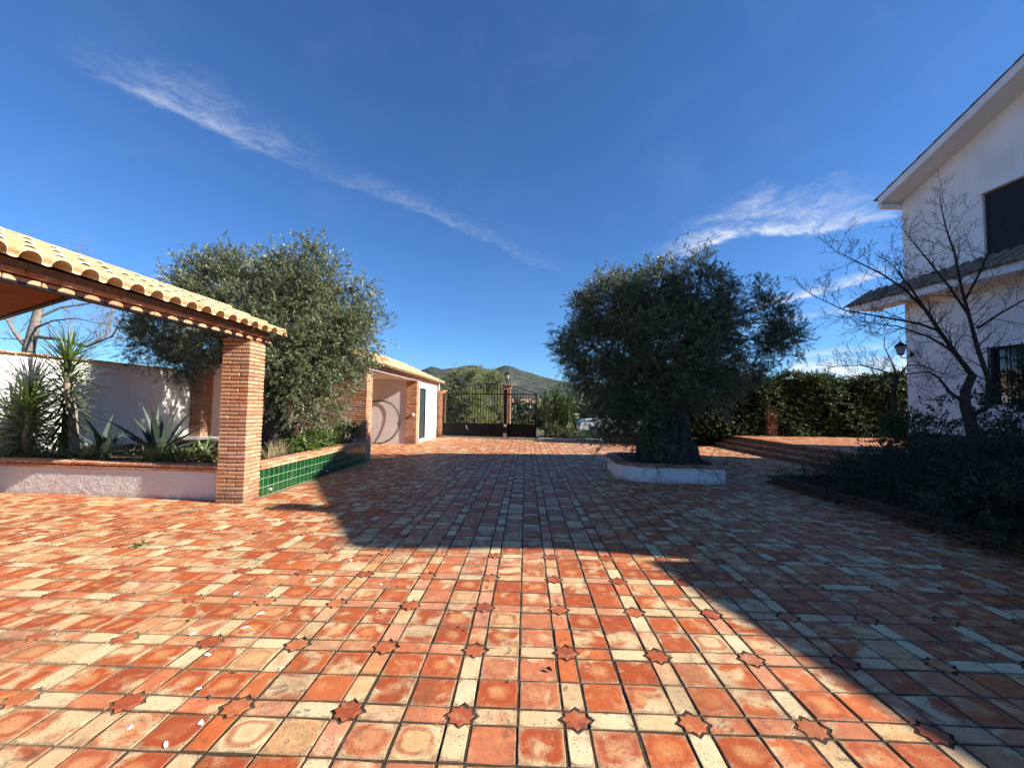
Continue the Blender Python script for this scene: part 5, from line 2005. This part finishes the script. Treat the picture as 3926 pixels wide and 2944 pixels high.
bt = [((7.55, 7.5, 0.1), 0.11)]+PL([(3735, 1700), (3722, 1620), (3700, 1560), (3700, 1500), (3729, 1435)], 7.5, 0.088, 0.058)
bare_tree('bare_tree', (7.55, 7.5, 0.1), bt,
          [PL([(3725, 1435), (3674, 1370), (3602, 1269), (3548, 1189), (3493, 1106), (3440, 1040)], 7.5, 0.042, 0.009, -0.6),
           PL([(3716, 1600), (3786, 1560), (3790, 1457), (3747, 1334), (3714, 1207), (3685, 1099), (3660, 972), (3628, 880), (3605, 780)], 7.5, 0.046, 0.007, 0.3),
           PL([(3702, 1550), (3640, 1500), (3600, 1450), (3560, 1425), (3420, 1440)], 7.5, 0.026, 0.007, -0.4),
           PL([(3602, 1269), (3520, 1240), (3380, 1215), (3240, 1190), (3130, 1140)], 7.3, 0.022, 0.005, -0.6),
           PL([(3660, 1350), (3560, 1290), (3440, 1250), (3300, 1235)], 7.4, 0.022, 0.006, 0.6),
           PL([(3548, 1189), (3470, 1110), (3380, 1050), (3280, 1000), (3210, 965)], 7.2, 0.020, 0.005, -0.5),
           PL([(3747, 1260), (3820, 1210), (3926, 1150), (4040, 1080)], 7.6, 0.022, 0.006, -0.5),
           PL([(3700, 1150), (3760, 1040), (3800, 940), (3850, 840)], 7.7, 0.022, 0.006, -0.3),
           PL([(3714, 1207), (3640, 1100), (3560, 1000), (3480, 905)], 7.6, 0.024, 0.006, -0.3)],
          'tall leafless tree with a crooked trunk in the raised bed before the house', M_BARK_D, 401, 'bare trees', 2, 13, 0.55, 0.22)
bare_tree('bare_tree', (8.85, 10.3, 0.42), PL([(3440, 1700), (3432, 1600), (3425, 1500), (3440, 1445)], 10.3, 0.06, 0.045),
          [PL([(3440, 1445), (3380, 1420), (3300, 1400), (3200, 1405)], 10.3, 0.022, 0.006, -0.5), PL([(3440, 1445), (3480, 1400), (3540, 1400), (3600, 1430)], 10.3, 0.022, 0.006, -0.4),
           PL([(3440, 1445), (3420, 1390), (3390, 1330), (3390, 1290)], 10.3, 0.018, 0.005, 0.2), PL([(3440, 1445), (3380, 1450), (3280, 1440), (3230, 1450)], 10.3, 0.018, 0.005, 0.4)],
          'small low leafless tree at the corner of the white house', M_BARK_D, 402, 'bare trees', 2, 16, 0.5, 0.2)
bare_tree('bare_tree', (-13.2, 11.0, 0), [((-13.2, 11.0, 0), 0.16)]+PL([(110, 1340), (140, 1220), (165, 1120), (190, 1030), (215, 950)], 11.0, 0.13, 0.03),
          [PL([(110, 1340), (60, 1280), (30, 1230), (-60, 1150)], 11.0, 0.06, 0.02, -0.5), PL([(140, 1220), (230, 1180), (330, 1165), (440, 1140), (520, 1100)], 11, 0.035, 0.010, 0.6),
           PL([(125, 1290), (230, 1300), (330, 1330), (430, 1290), (470, 1220)], 11, 0.05, 0.012, -0.4), PL([(165, 1120), (120, 1060), (90, 1000), (60, 950)], 11, 0.03, 0.008, 0.3),
           PL([(330, 1330), (420, 1280), (430, 1180), (440, 1100)], 11, 0.03, 0.012, 0.3), PL([(190, 1030), (250, 990), (280, 960)], 11, 0.02, 0.008), PL([(130, 1260), (200, 1230), (290, 1220), (380, 1240)], 11, .03, .008, -.6)],
          'pale leafless tree behind the white boundary wall', M_BARK_P, 403, 'bare trees', 2, 12, 0.65, 0.15)

# ------------------------------------------------------------------ shrubs of the raised bed
sh = [(5.70, 8.75, 0.45, 0.20), (5.76, 7.9, 0.52, 0.32), (5.76, 7.0, 0.58, 0.42), (5.78, 6.0, 0.64, 0.5), (5.76, 5.2, 0.64, 0.52), (5.85, 4.2, 0.6, 0.5), (5.9, 3.3, 0.6, 0.5), (6.7, 8.5, 0.6, 0.36), (6.8, 7.5, 0.7, 0.58), (6.9, 6.3, 0.8, 0.75), (6.9, 5.2, 0.8, 0.8), (6.9, 4.2, 0.8, 0.8),
      (7.9, 8.3, 0.75, 0.72), (7.9, 7.0, 0.85, 0.85), (7.8, 5.9, 0.85, 0.9), (8.8, 6.3, 0.8, 0.95)]
for k, (x, y, r, hh) in enumerate(sh):
    kind = k % 3
    lb_ = ['dark feathery evergreen shrub massed in the raised bed', 'dark broad-leaved shrub among the feathery ones in the raised bed', 'dark grassy-leaved shrub crowded into the raised bed'][kind]
    gr_ = ['feathery shrubs of the raised bed', 'broad-leaved shrubs of the raised bed', 'grassy shrubs of the raised bed'][kind]
    lf_ = [(13, 9, 16, 0.24, 0.055, 0.009, 0.12), (12, 7, 9, 0.22, 0.075, 0.032, 0.12), (12, 8, 9, 0.30, 0.13, 0.010, 0.12)][kind]
    bush('shrub', (x, y, 0.15), [((x, y, 0.1+hh*0.55), (r*1.05, r*1.05, hh*0.75)), ((x+r*.4, y-r*.4, 0.1+hh*0.5), (r*.7, r*.7, hh*.6))], lb_, M_SHRUB, 500+k, 'shrub', gr_, *lf_)
bush('shrub', (7.6, 9.6, 0.2), [((7.75, 9.35, 0.8), (.45, .35, .6)), ((8.0, 9.3, 1.0), (.45, .35, .6)), ((7.45, 9.3, 0.45), (.35, .3, .4))], 'leafy dark shrub at the far end of the bed by the terrace steps', M_HEDGE, 520, 'shrub', None, 14, 8, 10, 0.2, 0.07, 0.03, 0.1)
bush('shrub', (8.3, 9.2, 0.3), [((8.35, 9.1, 1.15), (.4, .3, .5)), ((8.55, 8.9, 1.45), (.25, .2, .35)), ((8.75, 8.6, 1.25), (.25, .25, .25))], 'loose shrub with long leaves against the white house wall', M_SHRUB, 521, 'shrub', None, 7, 4, 9, 0.26, 0.11, 0.03, 0.1)
bush('shrub', (8.7, 7.6, 0.3), [((8.75, 7.4, 1.2), (.55, .5, .8)), ((8.8, 7.2, 2.1), (.5, .5, .7)), ((8.9, 7.1, 2.75), (.4, .4, .5)), ((8.6, 7.9, 1.5), (.4, .4, .5))], 'tall evergreen shrub in front of the barred window', M_SHRUB, 522, 'shrub', None, 9, 6, 10, 0.24, 0.10, 0.035, 0.12)

# trailing stems over the white planter
def trailing(base, seed, label, starts):
    root = empty('trailing_vine', base)
    tag(root, label, 'vine')
    rq = random.Random(seed)
    mb = MB()
    for p, d, L in starts:
        twigs(mb, Vector(p)-Vector(base), d, L, 0.008, rq, 2, 0.55, -0.25, 7, 4, 0.5)
    mb.obj('stems', M_BARK_D, root)
    return root


trailing((4.3, 9.4, 0.37), 601, 'dry twiggy vine hanging off the right end of the white planter', [((4.3, 9.5, .40), (1, -.1, .35), 0.8), ((4.35, 9.8, .40), (1, .2, .5), 0.8), ((4.2, 9.35, .4), (.9, -.5, .2), 0.6), ((4.3, 10.2, .42), (1, 0, .6), .7)])
trailing((3.0, 9.3, 0.37), 602, 'thin bare vine stems sprawling down the front of the white planter', [((2.75, 9.28, .38), (0.3, -.8, -.2), 0.7), ((3.3, 9.2, .39), (-0.9, -.45, -.2), 0.9), ((3.35, 9.18, .39), (0.9, -.4, -.2), 0.8), ((3.8, 9.15, .38), (0.4, -.5, -.5), 0.5), ((2.4, 9.4, .38), (-.5, -.6, .1), .6)])
trailing((2.1, 10.0, 0.37), 603, 'twiggy suckers at the left end of the white planter', [((2.15, 10.0, .38), (-1, -.2, .2), 0.6), ((2.1, 10.4, .38), (-1, -.1, .3), 0.6), ((2.2, 9.7, .38), (-.8, -.5, .3), .5)])

for k, (x, y, r, hh, lb) in enumerate([(1.3, 21.9, .5, .5, 'low green bush behind the kerb, next to the iron gate'), (2.5, 21.8, .5, .5, 'rounded green bush behind the kerb, left of the parked car'), (-0.2, 24.6, .5, .6, 'green shrub outside, seen through the right end of the gate')]):
    bush('bush', (x, y, 0.0), [((x, y, hh*.55), (r, r*.8, hh*.6)), ((x+r*.5, y, hh*.45), (r*.7, r*.7, hh*.5)), ((x-r*.4, y-.1, hh*.4), (r*.7, r*.6, hh*.45))], lb, M_HEDGE, 540+k, 'bush', 'bushes outside the gate', 11, 7, 9, 0.2, 0.09, 0.035, 0.1)

# ------------------------------------------------------------------ parked car behind the tree
car = empty('parked_car', (4.9, 23.0, 0))
tag(car, 'white car parked outside beyond the right olive tree', 'car')
prof = [(-2.05, .32), (-2.1, .55), (-2.02, .82), (-1.85, .92), (-1.0, 1.0), (-.35, 1.42), (.1, 1.48), (1.1, 1.46), (1.75, 1.12), (2.05, .98), (2.1, .6), (2.05, .32)]
n = len(prof)
v = []
for yy, s in ((-.82, 1), (-.86, 1), (.86, 1), (.82, 1)):
    v += [(p[0], yy*(0.80 if p[1] > 1.05 else 1.0), p[1]) for p in prof]
f = [tuple(range(n))]+[tuple(3*n+i for i in range(n-1, -1, -1))]
for r_ in range(3):
    f += [(r_*n+i, (r_+1)*n+i, (r_+1)*n+(i+1) % n, r_*n+(i+1) % n) for i in range(n)]
MB().add(v, f).obj('body', M_CARP, car)
for sy in (-1, 1):
    MB().add([(-.85, sy*.80, 1.04), (-.28, sy*.705, 1.38), (.35, sy*.705, 1.41), (.35, sy*.80, 1.04)], [(0, 1, 2, 3) if sy < 0 else (3, 2, 1, 0)]).obj('side_window', M_CARG, car)
    MB().add([(.42, sy*.80, 1.04), (.42, sy*.705, 1.41), (1.05, sy*.705, 1.40), (1.5, sy*.79, 1.05)], [(0, 1, 2, 3) if sy < 0 else (3, 2, 1, 0)]).obj('side_window', M_CARG, car)
    for x in (-1.3, 1.3):
        wh = empty('wheel', (x, sy*.80, .32))
        wh.parent = car
        MB().lathe([(.20, -.1), (.30, -.1), (.32, -.06), (.32, .06), (.30, .1), (.20, .1)], 24).obj('tyre', M_RUB, wh, rot=(math.pi/2, 0, 0))
        MB().lathe([(.06, -.112), (.2, -.104), (.2, .104), (.06, .112)], 12).obj('rim', M_RIM, wh, rot=(math.pi/2, 0, 0))
    MB().box(-2.09, -1.95, sy*.62-.14, sy*.62+.14, .66, .80).obj('headlight', M_LAMPGLASS, car)

# ------------------------------------------------------------------ far-off scrub, trees and white houses
g = np.random.default_rng(900)
allV, allF, nb_ = [], [], 0
m = 900
rr_ = 34*(12.5**g.random(m))
aa = g.uniform(-0.3, 0.42, m)
for r_, a in zip(rr_, aa):
    x, y = r_*math.sin(a), r_*math.cos(a)
    s = min(1, max(0, (r_-26)/110))
    z = -14*s*s*(3-2*s)+min(1, max(0, (r_-60)/400))*(3*math.sin(x*0.011+1)*math.cos(y*0.013)+2*math.sin(x*0.027+y*0.021))
    sz = g.uniform(.8, 1.9)*(1+r_/400)
    k = 200
    d = unit(g.normal(0, 1, (k, 3)))
    d[:, 2] = np.abs(d[:, 2])*1.0
    C = np.array([x, y, z+sz*.35])+d*sz*np.array([1, 1, .95])*g.uniform(.6, 1, (k, 1))
    V, Fq = leaf_arrays(C, unit(d+g.normal(0, .6, (k, 3))), unit(g.normal(0, 1, (k, 3))), np.full(k, .34*sz), np.full(k, .16*sz))
    allV.append(V)
    allF.append(Fq+nb_)
    nb_ += len(V)
sw = link('distant_scrub', np_mesh('distant_scrub', np.concatenate(allV), np.concatenate(allF), M_SCRUB))
tag(sw, 'olive scrub covering the valley beyond the gate', 'scrub', kind='stuff')
M_FARROOF = mat('far_roof', simple((0.42, 0.22, 0.13), 0.9, 1.0, 0.3, 0))
for k, (px_, py_, Y, sx, sz, lb) in enumerate([(1985, 1578, 150, 9, 4.5, 'white far-off house low in the valley, left of the slim lamp post'), (2004, 1583, 170, 12, 5, 'white farmhouse in the valley just left of the slim lamp post'),
                                              (1975, 1590, 120, 5, 3, 'small white cottage in the valley beside the gate pillar')]):
    c = at(px_, py_, Y)
    hs = empty('distant_house', tuple(c), 0.3*k)
    tag(hs, lb, 'house', 'far-off houses beyond the gate')
    MB().box(-sx/2, sx/2, -3, 3, -9, sz*.6).obj('wall', M_PLASTER, hs)
    MB().add([(-sx/2-.4, -3.4, sz*.6), (sx/2+.4, -3.4, sz*.6), (sx/2+.4, 3.4, sz*.6), (-sx/2-.4, 3.4, sz*.6), (-sx/2-.4, 0, sz), (sx/2+.4, 0, sz)],
             [(0, 1, 5, 4), (2, 3, 4, 5), (0, 4, 3), (1, 2, 5), (3, 2, 1, 0)]).obj('roof', M_FARROOF, hs)
    for q in (-.25, .25):
        MB().box(q*sx-.5, q*sx+.5, -3.06, -3.0, 0.2, 1.5).obj('window', M_CARG, hs)

# ------------------------------------------------------------------ small litter on the tiles
def gpt(x, y):
    d = pix(x, y)
    return EYE+d*(-EYE.z/d.z)


c = gpt(2105, 2572)
lf = MB()
for s in (-1, 1):
    lf.add([(-.022, 0, .004), (-.008, s*.011, .016), (.010, s*.012, .018), (.026, 0, .006), (0, 0, .003)], [(0, 1, 4), (1, 2, 4), (2, 3, 4)])
lf.tube([(.024, 0, .006), (.036, .006, .012), (.04, .014, .01)], .0015, 4)
o = lf.obj('dry_leaf', M_BARK_D, loc=(c.x, c.y, 0.002), rot=(0, 0, 2.6))
tag(o, 'curled dark dry leaf lying on an orange tile in the foreground', 'leaf')
rq = random.Random(71)
pts = [(635, 2855), (500, 2790), (770, 2770), (795, 2510), (735, 2430), (760, 2640), (905, 2275), (940, 2405), (1000, 2350), (1460, 2240), (1345, 2148), (1300, 2145), (1370, 2180), (1200, 2220), (250, 2050), (90, 2045), (1080, 2560)]
for (x, y) in pts:
    c = gpt(x, y)
    nn = 9
    rr0 = rq.uniform(.012, .024)
    ring = [(rr0*rq.uniform(.45, 1.2)*math.cos(q*2*math.pi/nn)*1.5, rr0*rq.uniform(.45, 1.2)*math.sin(q*2*math.pi/nn)) for q in range(nn)]
    mb = MB().prism(ring, 0.0, 0.0022)
    o = mb.obj('white_splash', M_WHITEP, loc=(c.x, c.y, 0.0016), rot=(0, 0, rq.uniform(0, 3)))  # flat white blob with a random outline
    tag(o, 'small white splash on the sunlit terracotta tiles', 'stain', 'white splashes on the left part of the paving')
tw = MB().tube([(-.05, 0, .004), (0, .012, .006), (.05, .0, .004)], .002, 4).obj('fallen_twig', M_DRY, loc=tuple(gpt(2650, 2545)+Vector((0, 0, .002))))
tag(tw, 'pale straw lying on the tiles right of the curled leaf', 'twig')
wd = bush('weed', tuple(gpt(528, 2096)), [(tuple(gpt(528, 2096)+Vector((0, 0, .02))), (.05, .05, .02))], 'tiny green weed growing in a paving joint', M_BUSH, 99, 'weed', None, 300, 2, 7, .03, .025, .012, .01)

g = np.random.default_rng(77)
n = 420
zone = g.random(n)
lx = np.where(zone < .35, g.uniform(2.0, 4.9, n), np.where(zone < .7, g.normal(5.15, .35, n), np.where(zone < .85, g.uniform(-4.3, -3.4, n), g.uniform(-4, 4.5, n))))
ly = np.where(zone < .35, g.uniform(8.2, 9.2, n), np.where(zone < .7, g.uniform(3.0, 9.4, n), np.where(zone < .85, g.uniform(7.0, 12.0, n), g.uniform(2.2, 9.0, n))))
ok = ~((lx > 5.2) & (ly < 9.5))
C = np.stack([lx, ly, np.full(n, .004)], 1)[ok]
an = g.uniform(0, 6.28, len(C))
D = unit(np.stack([np.cos(an), np.sin(an), g.uniform(-.02, .25, len(C))], 1))
V, Fq = leaf_arrays(C, D, unit(np.tile([[0, 0, 1.]], (len(C), 1))+g.normal(0, .3, (len(C), 3))), g.uniform(.03, .06, len(C)), g.uniform(.009, .018, len(C)))
M_LITTER = mat('dead_leaf', leaf_fn((0.10, 0.065, 0.03), (0.12, 0.09, 0.05), 0.6, 0.7, 0.0))
tag(link('fallen_leaves', np_mesh('fallen_leaves', V, Fq, M_LITTER)), 'dry olive leaves littered over the paving beside the planters', 'leaves', kind='stuff')
